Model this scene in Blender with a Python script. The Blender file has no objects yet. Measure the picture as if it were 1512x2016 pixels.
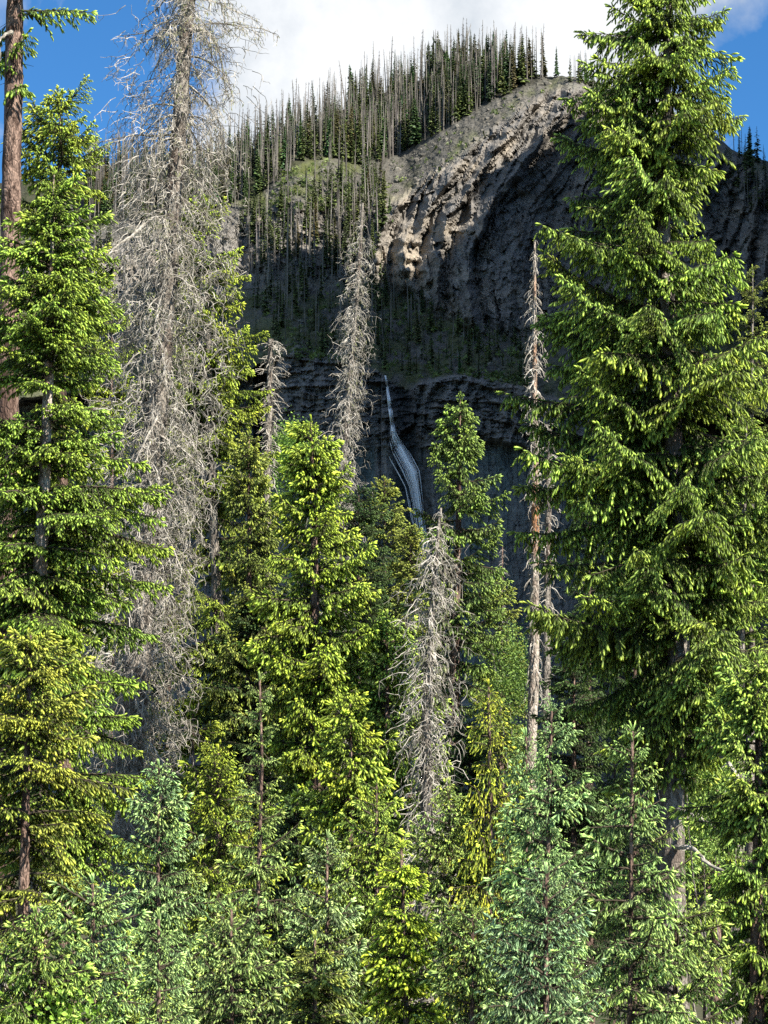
import bpy, math
import numpy as np
from mathutils import Vector, Matrix

# ---------------------------------------------------------------- camera, light, exposure
SC = bpy.context.scene
COL = SC.collection
W0, H0, F = 1512.0, 2016.0, 4856.0
PITCH = math.radians(10.0)
CAMZ = 1.6
cam = bpy.data.cameras.new("camera")
cam.sensor_fit = 'VERTICAL'; cam.sensor_height = 24; cam.lens = 12.0 / (H0 / 2 / F)
cam.clip_start = 0.5; cam.clip_end = 20000
camo = bpy.data.objects.new("camera", cam); COL.objects.link(camo)
camo.location = (0, 0, CAMZ); camo.rotation_euler = (math.pi / 2 + PITCH, 0, 0)
SC.camera = camo

SUN_AZ = math.radians(48)      # to the right of straight behind the camera
SUN_EL = math.radians(42)
SUN = np.array([math.cos(SUN_EL) * math.sin(SUN_AZ), -math.cos(SUN_EL) * math.cos(SUN_AZ), math.sin(SUN_EL)])
sl = bpy.data.lights.new("sun", 'SUN'); sl.energy = 5.0; sl.angle = math.radians(0.5); sl.color = (1.0, 0.945, 0.85)
so = bpy.data.objects.new("sun", sl); COL.objects.link(so)
so.rotation_euler = Vector(SUN).to_track_quat('Z', 'Y').to_euler(); so.location = (50, -50, 120)

SC.view_settings.view_transform = 'Standard'; SC.view_settings.look = 'None'
SC.view_settings.gamma = 1; SC.view_settings.use_curve_mapping = False
SC.view_settings.exposure = 1.25
SC.cycles.max_bounces = 5; SC.cycles.diffuse_bounces = 1; SC.cycles.glossy_bounces = 1
SC.cycles.transmission_bounces = 2; SC.cycles.transparent_max_bounces = 4
SC.cycles.use_denoising = False


def pix(px, py, Y):
    """world point seen at photo pixel (px,py) at distance Y along the view axis on the ground plan"""
    a = (px - W0 / 2) / F; b = (H0 / 2 - py) / F
    c, s = math.cos(PITCH), math.sin(PITCH)
    dx = a; dy = c - b * s; dz = s + b * c
    t = Y / dy
    return np.stack(np.broadcast_arrays(dx * t, Y + 0 * dx, CAMZ + dz * t), -1)


def dirpix(px, py):
    v = pix(px, py, 1.0) - np.array([0, 0, CAMZ]); return v / np.linalg.norm(v)


class NB:
    """tiny node-tree builder"""
    def __init__(s, tree): s.t = tree; s.n = tree.nodes; s.l = tree.links; s.n.clear()
    def add(s, typ, **kw):
        n = s.n.new(typ)
        for k, v in kw.items():
            if k == 'inp':
                for kk, vv in v.items():
                    if isinstance(vv, bpy.types.NodeSocket): s.l.new(vv, n.inputs[kk])
                    else: n.inputs[kk].default_value = vv
            else: setattr(n, k, v)
        return n
    def math(s, op, a, b=None, c=None, clamp=False):
        inp = {0: a}
        if b is not None: inp[1] = b
        if c is not None: inp[2] = c
        return s.add('ShaderNodeMath', operation=op, use_clamp=clamp, inp=inp).outputs[0]
    def mix(s, f, a, b, blend='MIX'):
        n = s.add('ShaderNodeMix', data_type='RGBA', blend_type=blend)
        for i, v in ((0, f), (6, a), (7, b)):
            if isinstance(v, bpy.types.NodeSocket): s.l.new(v, n.inputs[i])
            elif i == 0: n.inputs[0].default_value = v
            else: n.inputs[i].default_value = (*v, 1)
        return n.outputs[2]
    def ramp(s, fac, stops):
        n = s.add('ShaderNodeValToRGB', inp={0: fac}); r = n.color_ramp
        while len(r.elements) < len(stops): r.elements.new(0.5)
        for e, (p, c) in zip(r.elements, stops):
            e.position = p; e.color = (*c, 1) if hasattr(c, '__len__') else (c, c, c, 1)
        return n.outputs[0]


# sky: physical sky with broken fair-weather cloud in the same shader
world = bpy.data.worlds.new("World"); SC.world = world; world.use_nodes = True
nb = NB(world.node_tree)
sky = nb.add('ShaderNodeTexSky', sky_type='NISHITA', sun_disc=False, sun_elevation=SUN_EL,
             sun_rotation=math.pi - SUN_AZ, altitude=3000, air_density=1.0, dust_density=0.2, ozone_density=4.0)
tc = nb.add('ShaderNodeTexCoord').outputs['Generated']
n1 = nb.add('ShaderNodeTexNoise', inp={'Vector': tc, 'Scale': 10.0, 'Detail': 10.0, 'Roughness': 0.6, 'Distortion': 0.5}).outputs[0]
n2 = nb.add('ShaderNodeTexNoise', inp={'Vector': tc, 'Scale': 2.2, 'Detail': 3.0}).outputs[0]
shape = nb.math('MULTIPLY', n2, 0.86)
for (cx, cy, r, g) in ((930, 30, 0.085, 0.46), (640, 60, 0.050, 0.16), (1180, 110, 0.045, 0.20), (760, -250, 0.11, 0.2),
                       (1330, 20, 0.04, 0.10), (190, 190, 0.045, -0.5), (1490, 210, 0.036, -0.42), (60, 20, 0.03, 0.08)):
    d = dirpix(cx, cy)
    dist = nb.add('ShaderNodeVectorMath', operation='DISTANCE', inp={0: tc, 1: tuple(d)}).outputs['Value']
    fall = nb.math('SUBTRACT', 1.0, nb.math('DIVIDE', dist, r * 1.6), clamp=True)
    shape = nb.math('MULTIPLY_ADD', nb.math('SMOOTH_MIN', fall, 1.0, 0.1), g, shape)
dens = nb.math('SUBTRACT', nb.math('MULTIPLY_ADD', n1, 1.15, shape), 0.175)
mask = nb.ramp(dens, [(0.78, 0.0), (0.90, 0.40), (1.0, 1.0)])
shade = nb.add('ShaderNodeTexNoise', inp={'Vector': tc, 'Scale': 11.0, 'Detail': 8.0, 'Roughness': 0.6}).outputs[0]
ccol = nb.ramp(shade, [(0.36, (5.0, 5.6, 6.3)), (0.58, (8.5, 8.7, 8.9))])
skyc = nb.mix(1.0, sky.outputs[0], (0.68, 1.36, 1.68), 'MULTIPLY')
cc = nb.mix(mask, skyc, ccol)
bg = nb.add('ShaderNodeBackground', inp={'Color': cc, 'Strength': 0.051})
out = nb.add('ShaderNodeOutputWorld', inp={'Surface': bg.outputs[0]})

# ---------------------------------------------------------------- helpers
RNG = np.random.default_rng(7)


def tag(o, label=None, cat=None, group=None, kind=None):
    if label: o['label'] = label
    if cat: o['category'] = cat
    if group: o['group'] = group
    if kind: o['kind'] = kind
    return o


def mesh_np(name, V, T, mats, mi=None, attr=None, smooth=False, cols=None):
    """mesh from vertex array and triangle (or quad) array"""
    me = bpy.data.meshes.new(name)
    V = np.asarray(V, np.float32); T = np.asarray(T, np.int32); k = T.shape[1]
    me.vertices.add(len(V)); me.vertices.foreach_set('co', V.ravel())
    me.loops.add(T.size); me.loops.foreach_set('vertex_index', T.ravel())
    me.polygons.add(len(T)); me.polygons.foreach_set('loop_start', np.arange(0, T.size, k, dtype=np.int32))
    if mi is not None: me.polygons.foreach_set('material_index', np.asarray(mi, np.int32))
    me.polygons.foreach_set('use_smooth', np.full(len(T), smooth, bool))
    for m in mats: me.materials.append(m)
    for an, av in (attr or {}).items():
        a = me.attributes.new(an, 'FLOAT', 'POINT'); a.data.foreach_set('value', np.asarray(av, np.float32))
    for an, av in (cols or {}).items():
        a = me.attributes.new(an, 'FLOAT_COLOR', 'POINT'); a.data.foreach_set('color', np.asarray(av, np.float32).ravel())
    me.update(calc_edges=True)
    return me


def obj(name, me, parent=None, loc=None):
    o = bpy.data.objects.new(name, me); COL.objects.link(o)
    if parent is not None: o.parent = parent
    if loc is not None: o.location = loc
    return o


_lat = {}
def vnoise(x, y, seed=0):
    if seed not in _lat: _lat[seed] = np.random.default_rng(seed + 100).random((256, 256))
    L = _lat[seed]
    xi = np.floor(x).astype(int); yi = np.floor(y).astype(int); fx = x - xi; fy = y - yi
    fx = fx * fx * fx * (fx * (fx * 6 - 15) + 10); fy = fy * fy * fy * (fy * (fy * 6 - 15) + 10)
    a = L[xi & 255, yi & 255]; b = L[(xi + 1) & 255, yi & 255]; c = L[xi & 255, (yi + 1) & 255]; d = L[(xi + 1) & 255, (yi + 1) & 255]
    return (a * (1 - fx) + b * fx) * (1 - fy) + (c * (1 - fx) + d * fx) * fy
def fbm(x, y, seed=0, oct=4, gain=0.5):
    s = 0; a = 1; t = 0
    for o in range(oct):
        s = s + a * vnoise(x * 2 ** o + 17.3 * o, y * 2 ** o + 9.1 * o, seed + o); t += a; a *= gain
    return s / t * 2 - 1
def ridge(x, y, seed=0, oct=3):
    s = 0; a = 1; t = 0
    for o in range(oct):
        s = s + a * (1 - np.abs(vnoise(x * 2 ** o + 5.3 * o, y * 2 ** o + 3.1 * o, seed + o) * 2 - 1) * 2); t += a; a *= 0.5
    return s / t
def _lat_hash(i, sd):
    return np.modf(np.abs(np.sin(np.asarray(i) * 12.9898 + sd * 78.233) * 43758.5453))[0]
def sst(x, a, b):
    t = np.clip((x - a) / (b - a), 0, 1); return t * t * (3 - 2 * t)
def cells(x, y, sd):
    """fractured facets: every cell of a jittered grid is a tilted plane"""
    xi = np.floor(x); yi = np.floor(y); best = np.full(np.shape(x), 1e9); out = np.zeros(np.shape(x))
    for a in (-1, 0, 1):
        for b in (-1, 0, 1):
            k = (xi + a) * 57.0 + (yi + b) * 131.0
            dx = x - (xi + a + 0.1 + 0.8 * _lat_hash(k, sd)); dy = y - (yi + b + 0.1 + 0.8 * _lat_hash(k, sd + 1)); d = dx * dx + dy * dy
            v = _lat_hash(k, sd + 2) - 0.5 + 1.3 * (_lat_hash(k, sd + 3) - 0.5) * dx + 1.3 * (_lat_hash(k, sd + 4) - 0.5) * dy
            m = d < best; best = np.where(m, d, best); out = np.where(m, v, out)
    return out
def interp(x, pts):
    p = np.array(pts, float); return np.interp(x, p[:, 0], p[:, 1])


# ---------------------------------------------------------------- materials
def needle_mat(name, transl=0.18):
    m = bpy.data.materials.new(name); m.use_nodes = True; b = NB(m.node_tree)
    oi = b.add('ShaderNodeObjectInfo')
    tip = b.add('ShaderNodeAttribute', attribute_name='tip').outputs['Fac']
    geo = b.add('ShaderNodeNewGeometry')
    nz = b.add('ShaderNodeTexNoise', inp={'Vector': geo.outputs['Position'], 'Scale': 2.3, 'Detail': 2.0}).outputs[0]
    nz2 = b.add('ShaderNodeTexNoise', inp={'Vector': geo.outputs['Position'], 'Scale': 17.0, 'Detail': 1.0}).outputs[0]
    v = b.math('MULTIPLY_ADD', b.math('POWER', tip, 1.5), 3.3, 0.10)  # old needles pushed near black as painted crown shade; tips keep new-growth paleness
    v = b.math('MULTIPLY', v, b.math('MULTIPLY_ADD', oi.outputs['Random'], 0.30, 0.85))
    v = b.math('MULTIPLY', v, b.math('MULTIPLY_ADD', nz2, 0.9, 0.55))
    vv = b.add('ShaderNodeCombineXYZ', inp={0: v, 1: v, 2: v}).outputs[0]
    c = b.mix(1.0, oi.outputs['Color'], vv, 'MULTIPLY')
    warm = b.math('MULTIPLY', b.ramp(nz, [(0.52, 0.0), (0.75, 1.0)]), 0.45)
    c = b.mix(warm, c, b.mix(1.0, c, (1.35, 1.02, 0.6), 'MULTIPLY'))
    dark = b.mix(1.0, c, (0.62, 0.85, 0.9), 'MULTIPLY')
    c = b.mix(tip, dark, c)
    p = b.add('ShaderNodeBsdfPrincipled', inp={'Base Color': c, 'Roughness': 0.5, 'Specular IOR Level': 0.25})
    t = b.add('ShaderNodeBsdfTranslucent', inp={'Color': b.mix(1.0, c, (1.15, 1.25, 0.55), 'MULTIPLY')})
    mx = b.add('ShaderNodeMixShader', inp={0: transl, 1: p.outputs[0], 2: t.outputs[0]})
    b.add('ShaderNodeOutputMaterial', inp={'Surface': mx.outputs[0]})
    return m


def bark_mat(name, c1, c2, c3, scale=1.0, bump=0.6, plates=0.75):
    m = bpy.data.materials.new(name); m.use_nodes = True; b = NB(m.node_tree)
    tcn = b.add('ShaderNodeTexCoord').outputs['Object']
    mp = b.add('ShaderNodeMapping', inp={'Vector': tcn, 'Scale': (1, 1, 0.45)}).outputs[0]
    vor = b.add('ShaderNodeTexVoronoi', feature='DISTANCE_TO_EDGE', inp={'Vector': mp, 'Scale': 26.0 * scale}).outputs['Distance']
    nz = b.add('ShaderNodeTexNoise', inp={'Vector': mp, 'Scale': 14.0 * scale, 'Detail': 5.0, 'Roughness': 0.7}).outputs[0]
    big = b.add('ShaderNodeTexNoise', inp={'Vector': mp, 'Scale': 1.7, 'Detail': 3.0}).outputs[0]
    c = b.mix(b.ramp(nz, [(0.42, 0.0), (0.56, 1.0)]), c1, c2)
    c = b.mix(b.ramp(big, [(0.50, 0.0), (0.66, 1.0)]), c, c3)
    c = b.mix(b.ramp(vor, [(0.0, plates), (0.10, 0.0)]), c, tuple(x * 0.35 for x in c1))
    h = b.math('ADD', b.math('MULTIPLY', b.math('MINIMUM', vor, 0.2), 4.0 * plates), nz)
    bp = b.add('ShaderNodeBump', inp={'Strength': bump, 'Distance': 0.03, 'Height': h})
    p = b.add('ShaderNodeBsdfPrincipled', inp={'Base Color': c, 'Roughness': 0.9, 'Specular IOR Level': 0.2, 'Normal': bp.outputs[0]})
    b.add('ShaderNodeOutputMaterial', inp={'Surface': p.outputs[0]})
    return m


def plain_mat(name, c1, c2, scale=20, rough=0.9, objcol=False):
    m = bpy.data.materials.new(name); m.use_nodes = True; b = NB(m.node_tree)
    geo = b.add('ShaderNodeNewGeometry').outputs['Position']
    nz = b.add('ShaderNodeTexNoise', inp={'Vector': geo, 'Scale': scale, 'Detail': 3.0}).outputs[0]
    c = b.mix(b.ramp(nz, [(0.35, 0.0), (0.65, 1.0)]), c1, c2)
    if objcol: c = b.mix(1.0, c, b.add('ShaderNodeObjectInfo').outputs['Color'], 'MULTIPLY')
    p = b.add('ShaderNodeBsdfPrincipled', inp={'Base Color': c, 'Roughness': rough, 'Specular IOR Level': 0.2})
    b.add('ShaderNodeOutputMaterial', inp={'Surface': p.outputs[0]})
    return m


M_NEEDLE = needle_mat('spruce_needles')
M_TWIG = plain_mat('live_twig_bark', (0.04, 0.03, 0.02), (0.10, 0.08, 0.055), 30)
M_BARK = bark_mat('scaly_spruce_bark', (0.05, 0.03, 0.022), (0.28, 0.19, 0.145), (0.09, 0.055, 0.042), 0.85, 1.0, 0.4)
M_GREYBARK = bark_mat('grey_flaking_bark', (0.10, 0.085, 0.07), (0.30, 0.265, 0.22), (0.13, 0.10, 0.08), 0.9, 0.9, 0.4)
M_PEEL = bark_mat('peeled_dead_bark', (0.24, 0.19, 0.15), (0.46, 0.40, 0.33), (0.42, 0.20, 0.09), 0.7)
M_DEAD = plain_mat('dead_twig_wood', (0.17, 0.15, 0.12), (0.52, 0.48, 0.41), 5)
M_LICHEN = plain_mat('pale_beard_lichen', (0.13, 0.14, 0.06), (0.27, 0.27, 0.15), 8)
M_SNAG = plain_mat('weathered_snag_wood', (0.14, 0.127, 0.115), (0.31, 0.29, 0.262), 0.15, objcol=True)


# ---------------------------------------------------------------- mesh kit
class Kit:
    def __init__(s): s.V = []; s.T = []; s.M = []; s.A = []; s.n = 0
    def put(s, V, T, m, a=0.0):
        V = np.asarray(V, float).reshape(-1, 3); T = np.asarray(T, int).reshape(-1, 3)
        s.V.append(V); s.T.append(T + s.n); s.M.append(np.full(len(T), m)); s.n += len(V)
        s.A.append(np.broadcast_to(np.asarray(a, float), (len(V),)))
    def tube(s, P, R, m, k=3, a=0.0):
        P = np.asarray(P, float); n = len(P); R = np.broadcast_to(np.asarray(R, float), (n,))
        D = np.gradient(P, axis=0); D /= np.linalg.norm(D, axis=1)[:, None] + 1e-9
        ref = np.array([0.13, 0.21, 0.97]); ref2 = np.array([0.97, 0.13, 0.21])
        A = np.cross(D, ref); bad = np.linalg.norm(A, axis=1) < 0.3; A[bad] = np.cross(D[bad], ref2)
        A /= np.linalg.norm(A, axis=1)[:, None]; B = np.cross(D, A)
        th = np.arange(k) * 2 * math.pi / k
        V = P[:, None] + R[:, None, None] * (np.cos(th)[None, :, None] * A[:, None] + np.sin(th)[None, :, None] * B[:, None])
        i = np.arange(n - 1)[:, None] * k; j = np.arange(k)[None]; j2 = (j + 1) % k
        q = [(i + j), (i + j2), (i + k + j2), (i + k + j)]
        T = np.concatenate([np.stack([q[0], q[1], q[2]], -1).reshape(-1, 3), np.stack([q[0], q[2], q[3]], -1).reshape(-1, 3)])
        s.put(V, T, m, a)
    def stamp(s, TV, TT, TA, O, X, Z, Ls, Ws, m, tint):
        """place template (verts TV, x along) at origins O with x-axis X, up hint Z"""
        O = np.asarray(O, float); X = np.asarray(X, float); X = X / (np.linalg.norm(X, axis=1)[:, None] + 1e-9)
        Y = np.cross(Z, X); nn = np.linalg.norm(Y, axis=1)[:, None]; Y = np.where(nn > 0.05, Y / (nn + 1e-9), np.array([0, 1.0, 0]))
        Zz = np.cross(X, Y)
        Ls = np.asarray(Ls)[:, None, None]; Ws = np.asarray(Ws)[:, None, None]
        V = O[:, None] + TV[None, :, 0:1] * Ls * X[:, None] + TV[None, :, 1:2] * Ws * Y[:, None] + TV[None, :, 2:3] * Ws * Zz[:, None]
        n, k = len(O), len(TV)
        T = TT[None] + (np.arange(n) * k)[:, None, None]
        s.put(V.reshape(-1, 3), T.reshape(-1, 3), m, (np.asarray(tint)[:, None] * TA[None]).ravel())
    def mesh(s, name, mats, smooth=False):
        return mesh_np(name, np.concatenate(s.V), np.concatenate(s.T), mats, np.concatenate(s.M), {'tip': np.concatenate(s.A)}, smooth)


def shoot_template(nn, seed, body=0.15, nl=0.36):
    """one needle-covered shoot: soft bottle-brush body with needles standing off it; unit length along x"""
    r = np.random.default_rng(seed); V = []; T = []; A = []
    for (x, q, a) in ((0.0, 0.30, 0.22), (0.38, 0.95, 0.50), (0.82, 0.85, 0.95)):  # shoot base darkened as painted shade, tip pale as new growth
        for i in range(4):
            th = math.pi / 2 * i + .5; V.append((x, q * body * math.cos(th), q * body * math.sin(th) - 0.22 * x * x)); A.append(a)
    V.append((1.02, 0, -0.25)); A.append(1.0)
    for g in range(2):
        for i in range(4):
            a, b = g * 4 + i, g * 4 + (i + 1) % 4; T += [(a, a + 4, b + 4), (a, b + 4, b)]
    for i in range(4): T.append((8 + i, 12, 8 + (i + 1) % 4))
    for i in range(nn):
        t = (i + r.random()) / nn; th = i * 2.4 + r.random(); l = nl * (0.8 + 0.4 * r.random()) * (1.0 - 0.35 * t)
        n = np.array([0.75, math.cos(th), math.sin(th)]); n /= np.linalg.norm(n)
        w = np.cross(n, [1, 0, 0]); w /= np.linalg.norm(w); w *= 0.05
        c = np.array([t * 0.95, 0, -0.22 * t * t]); k = len(V)
        V += [tuple(c + w), tuple(c - w), tuple(c + n * l)]; g = 0.3 + 0.6 * t; A += [g, g, min(1, g + 0.25)]; T.append((k, k + 1, k + 2))
    return np.array(V), np.array(T), np.array(A)
SH = shoot_template(9, 3)
SHF = shoot_template(14, 5, body=0.13)
LC = (np.array([(0, 0, 0), (0.5, .2, 0), (0.5, -.12, .16), (0.5, -.12, -.16), (1, 0, 0)]), np.array([(0, 1, 2), (0, 2, 3), (0, 3, 1), (4, 2, 1), (4, 3, 2), (4, 1, 3)]), np.ones(5))

UP = np.array([0, 0, 1.0])


def make_branch(L, st, r, name):
    """one live bough pointing along +X from the origin"""
    K = Kit(); n = 10; s = np.linspace(0, 1, n)
    a, b = st['a'] + 0.12 * r.normal(), st['b'] + 0.10 * r.normal()
    wob = np.cumsum(r.normal(size=n)) * 0.015 * L
    P = np.stack([s * L * 0.97, wob, L * (a * s + b * s * s)], 1); P[0] = 0
    K.tube(P, np.interp(s, [0, 1], [0.008 + 0.010 * L, 0.004]), 0, 4, 0.2)
    O = []; X = []; TI = []; LS = []
    def sh(o, d, l, t): O.append(o); X.append(d); LS.append(l); TI.append(t)
    pos = st['start'] * L + 0.03; side = 1
    while pos < L * 0.985:
        u = pos / L
        p = np.array([np.interp(u, s, P[:, k]) for k in range(3)])
        fwd = np.array([np.interp(min(u + 0.05, 1), s, P[:, k]) - np.interp(max(u - 0.05, 0), s, P[:, k]) for k in range(3)]); fwd /= np.linalg.norm(fwd)
        sd = np.cross(UP, fwd); sd /= np.linalg.norm(sd)
        l2 = (st['sec'] * L * (1 - u) ** 0.75 * min(1, 0.45 + u * 2) + 0.07) * r.uniform(0.55, 1.15)
        l2 = min(l2, st['secmax'])
        ang = math.radians(st['ang'] + r.normal() * 9)
        d = fwd * math.cos(ang) + side * sd * math.sin(ang) + UP * r.normal() * 0.12
        drop = st['droop'] * r.uniform(0.6, 1.3)
        m = max(3, int(l2 / 0.11) + 2); t = np.linspace(0, 1, m)
        Q = p + np.outer(t, d) * l2 * (1 - 0.25 * drop * t[:, None]) - np.outer(t ** 1.6, UP) * l2 * drop
        if l2 > 0.14: K.tube(Q, np.linspace(0.005, 0.0022, m), 0, 3, 0.2)
        k = 0; q = st['sp'] * r.random()
        dQ = Q[-1] - Q[-2]; dQ /= np.linalg.norm(dQ)
        while q < l2:
            v = q / l2
            o = np.array([np.interp(v, t, Q[:, c]) for c in range(3)])
            dd = np.array([np.interp(min(v + .15, 1), t, Q[:, c]) - np.interp(max(v - .15, 0), t, Q[:, c]) for c in range(3)]); dd /= np.linalg.norm(dd)
            s2 = np.cross(UP, dd); s2 /= np.linalg.norm(s2) + 1e-6
            kk = (k % 3) - 1
            w = dd * 0.75 + s2 * kk * 0.85 - UP * st['hang'] * r.uniform(0.4, 1.3) + r.normal(size=3) * 0.15 + UP * st.get('lift', 0)
            # new growth paler at the ends; inner needles darkened further to paint crown shade
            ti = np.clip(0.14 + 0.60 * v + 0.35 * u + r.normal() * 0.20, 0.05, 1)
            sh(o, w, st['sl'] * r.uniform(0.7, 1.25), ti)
            q += st['sp'] * r.uniform(0.7, 1.3); k += 1
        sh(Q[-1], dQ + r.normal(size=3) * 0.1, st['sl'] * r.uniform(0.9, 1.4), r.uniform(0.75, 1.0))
        # needles on the upper side of the bough itself
        if r.random() < 0.6: sh(p, fwd + UP * 0.5 + r.normal(size=3) * 0.4, st['sl'], 0.4 + 0.5 * u)
        pos += st['gap'] * r.uniform(0.7, 1.3); side = -side
    tipd = P[-1] - P[-2]; tipd /= np.linalg.norm(tipd)
    for _ in range(3): sh(P[-1], tipd + r.normal(size=3) * 0.3, st['sl'] * 1.1, 1.0)
    sh(P[-1], tipd, st['sl'] * 1.3, 1.0)
    tm = SHF if st.get('fine') else SH
    Ls = np.array(LS)
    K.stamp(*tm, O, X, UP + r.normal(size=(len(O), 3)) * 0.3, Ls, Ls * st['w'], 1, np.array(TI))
    return K.mesh(name, [M_TWIG, M_NEEDLE], True)


STYLES = {
    # hanging tassels, up-curved bough tips (old spruce)
    'tassel': dict(a=-0.25, b=0.22, start=0.04, sec=0.42, secmax=0.75, ang=56, droop=0.50, gap=0.036, sp=0.036, hang=1.05, sl=0.080, w=1.0),
    'great': dict(a=-0.20, b=0.16, start=0.03, sec=0.48, secmax=0.85, ang=58, droop=0.55, gap=0.040, sp=0.040, hang=1.45, sl=0.108, w=0.85),
    # flat layered sprays
    'flat': dict(a=-0.12, b=-0.08, start=0.04, sec=0.48, secmax=0.80, ang=52, droop=0.36, gap=0.036, sp=0.035, hang=0.60, sl=0.070, w=1.0),
    # young open spruce with curved shoots
    'young': dict(a=0.04, b=0.04, start=0.05, sec=0.36, secmax=0.50, ang=58, droop=0.45, gap=0.036, sp=0.031, hang=1.10, sl=0.052, w=0.95, fine=1),
    # long weeping shoots
    'weep': dict(a=-0.10, b=-0.14, start=0.06, sec=0.34, secmax=0.55, ang=45, droop=1.3, gap=0.042, sp=0.038, hang=1.6, sl=0.065, w=0.75),
    # fine short fir foliage
    'fir': dict(a=-0.12, b=0.05, start=0.05, sec=0.45, secmax=0.5, ang=50, droop=0.25, gap=0.055, sp=0.050, hang=0.30, sl=0.085, w=1.0, lift=0.12),
}
SIZES = [0.30, 0.60, 1.05, 1.65, 2.4]
BR = {}
for sn, st in STYLES.items():
    for si, L in enumerate(SIZES):
        if sn in ('young', 'weep') and L > 2: continue
        nv = 2 if L > 2 else 3 if L > 1.2 else 4
        BR[sn, si] = [make_branch(L, st, np.random.default_rng(hash((len(sn), si, v, ord(sn[0]))) % 99999), '%s_bough' % sn) for v in range(nv)]


def twist(P0, d0, l, m, r, curl, down):
    """wandering dead twig polyline"""
    P = [np.array(P0, float)]; d = np.array(d0, float)
    for _ in range(m - 1):
        d = d + r.normal(size=3) * curl - UP * down; d /= np.linalg.norm(d); P.append(P[-1] + d * l / (m - 1))
    return np.array(P)


def make_dead(L, dense, r, name, lichen=0.5, th=1.0, down=0.10):
    K = Kit(); a = r.uniform(-0.15, 0.35)
    n = 11
    P = twist((0, 0, 0), (1, 0, a), L, n, r, 0.14, down + 0.07 * r.random())
    K.tube(P, np.linspace(0.008 + 0.009 * L, 0.0035, n) * th, 0, 4)
    LO = []; LX = []; LL = []
    pos = 0.10 * L
    while pos < L:
        u = pos / L * (n - 1); i = min(int(u), n - 2); p = P[i] + (P[i + 1] - P[i]) * (u - i); f = P[i + 1] - P[i]; f /= np.linalg.norm(f)
        sd = np.cross(UP, f); sd /= np.linalg.norm(sd) + 1e-6
        th_ = r.uniform(0, 2 * math.pi); d = f * r.uniform(0.2, 0.9) + sd * math.cos(th_) + UP * (math.sin(th_) * 0.6 - 0.35)
        d /= np.linalg.norm(d)
        l2 = (0.30 * L * (1 - pos / L) ** 0.6 + 0.08) * r.uniform(0.5, 1.3)
        m = 5 if l2 < 0.3 else 7
        Q = twist(p, d, l2, m, r, 0.28, 0.16); K.tube(Q, np.linspace(0.0062, 0.0030, m) * th, 0, 3)
        for _ in range(int(l2 / 0.055 * dense)):
            j = r.integers(1, m); e = r.normal(size=3); e[2] -= 0.7; e /= np.linalg.norm(e)
            l3 = r.uniform(0.05, 0.16) + 0.15 * l2
            R3 = twist(Q[j], e, l3, 4, r, 0.35, 0.15); K.tube(R3, np.linspace(0.0038, 0.0022, 4) * th, 0, 3)
            if r.random() < lichen: LO.append(R3[r.integers(0, 4)]); LL.append(r.uniform(0.04, 0.10))
        pos += r.uniform(0.05, 0.10) / dense
    if LO:
        X = r.normal(size=(len(LO), 3)) * 0.25 - UP
        LL = np.array(LL)
        K.stamp(*LC, LO, X, np.tile([1.0, 0, 0], (len(LO), 1)), LL, LL * 0.6, 1, np.ones(len(LO)))
    return K.mesh(name, [M_DEAD, M_LICHEN])


DD = {}
for si, L in enumerate(SIZES[:4]):
    DD['lichen', si] = [make_dead(L, 0.9, np.random.default_rng(900 + si * 10 + v), 'dead_bough', 0.55, 1.15) for v in range(4)]
    DD['bare', si] = [make_dead(L, 0.6, np.random.default_rng(1200 + si * 10 + v), 'dead_bough', 0.08, 1.2, 0.16) for v in range(4)]


# ---------------------------------------------------------------- terrain
def ground_z(x, y):
    base = -0.035 * np.clip(y, 0, 120) + 0.00026 * np.clip(y - 120, 0, 1e9) ** 1.9
    return base + 0.5 * fbm(x * 0.03 + 40, y * 0.03 + 11, 31) + 0.12 * fbm(x * 0.5, y * 0.5, 33)

SKY = [(-900, 520), (-400, 420), (0, 360), (200, 345), (400, 330), (500, 292), (600, 252), (700, 205), (800, 165), (900, 138), (1000, 138), (1080, 150), (1120, 150),
       (1200, 168), (1300, 205), (1400, 262), (1450, 300), (1512, 318), (1700, 300), (2400, 250)]
YC = [(-900, 900), (200, 770), (480, 740), (535, 706), (580, 686), (650, 700), (745, 728), (765, 746), (800, 766), (825, 752), (900, 735), (1000, 752),
      (1060, 775), (1200, 800), (1512, 820), (2400, 850)]
YB = [(-900, 640), (480, 570), (600, 545), (740, 545), (850, 600), (950, 640), (1050, 660), (1200, 660), (1512, 640), (2400, 600)]
YT = [(-900, 540), (200, 470), (480, 420), (560, 400), (640, 395), (740, 400), (790, 380), (850, 335), (950, 262), (1030, 196), (1110, 160), (1200, 176), (1300, 215), (1400, 280), (1512, 345), (2400, 300)]


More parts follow.
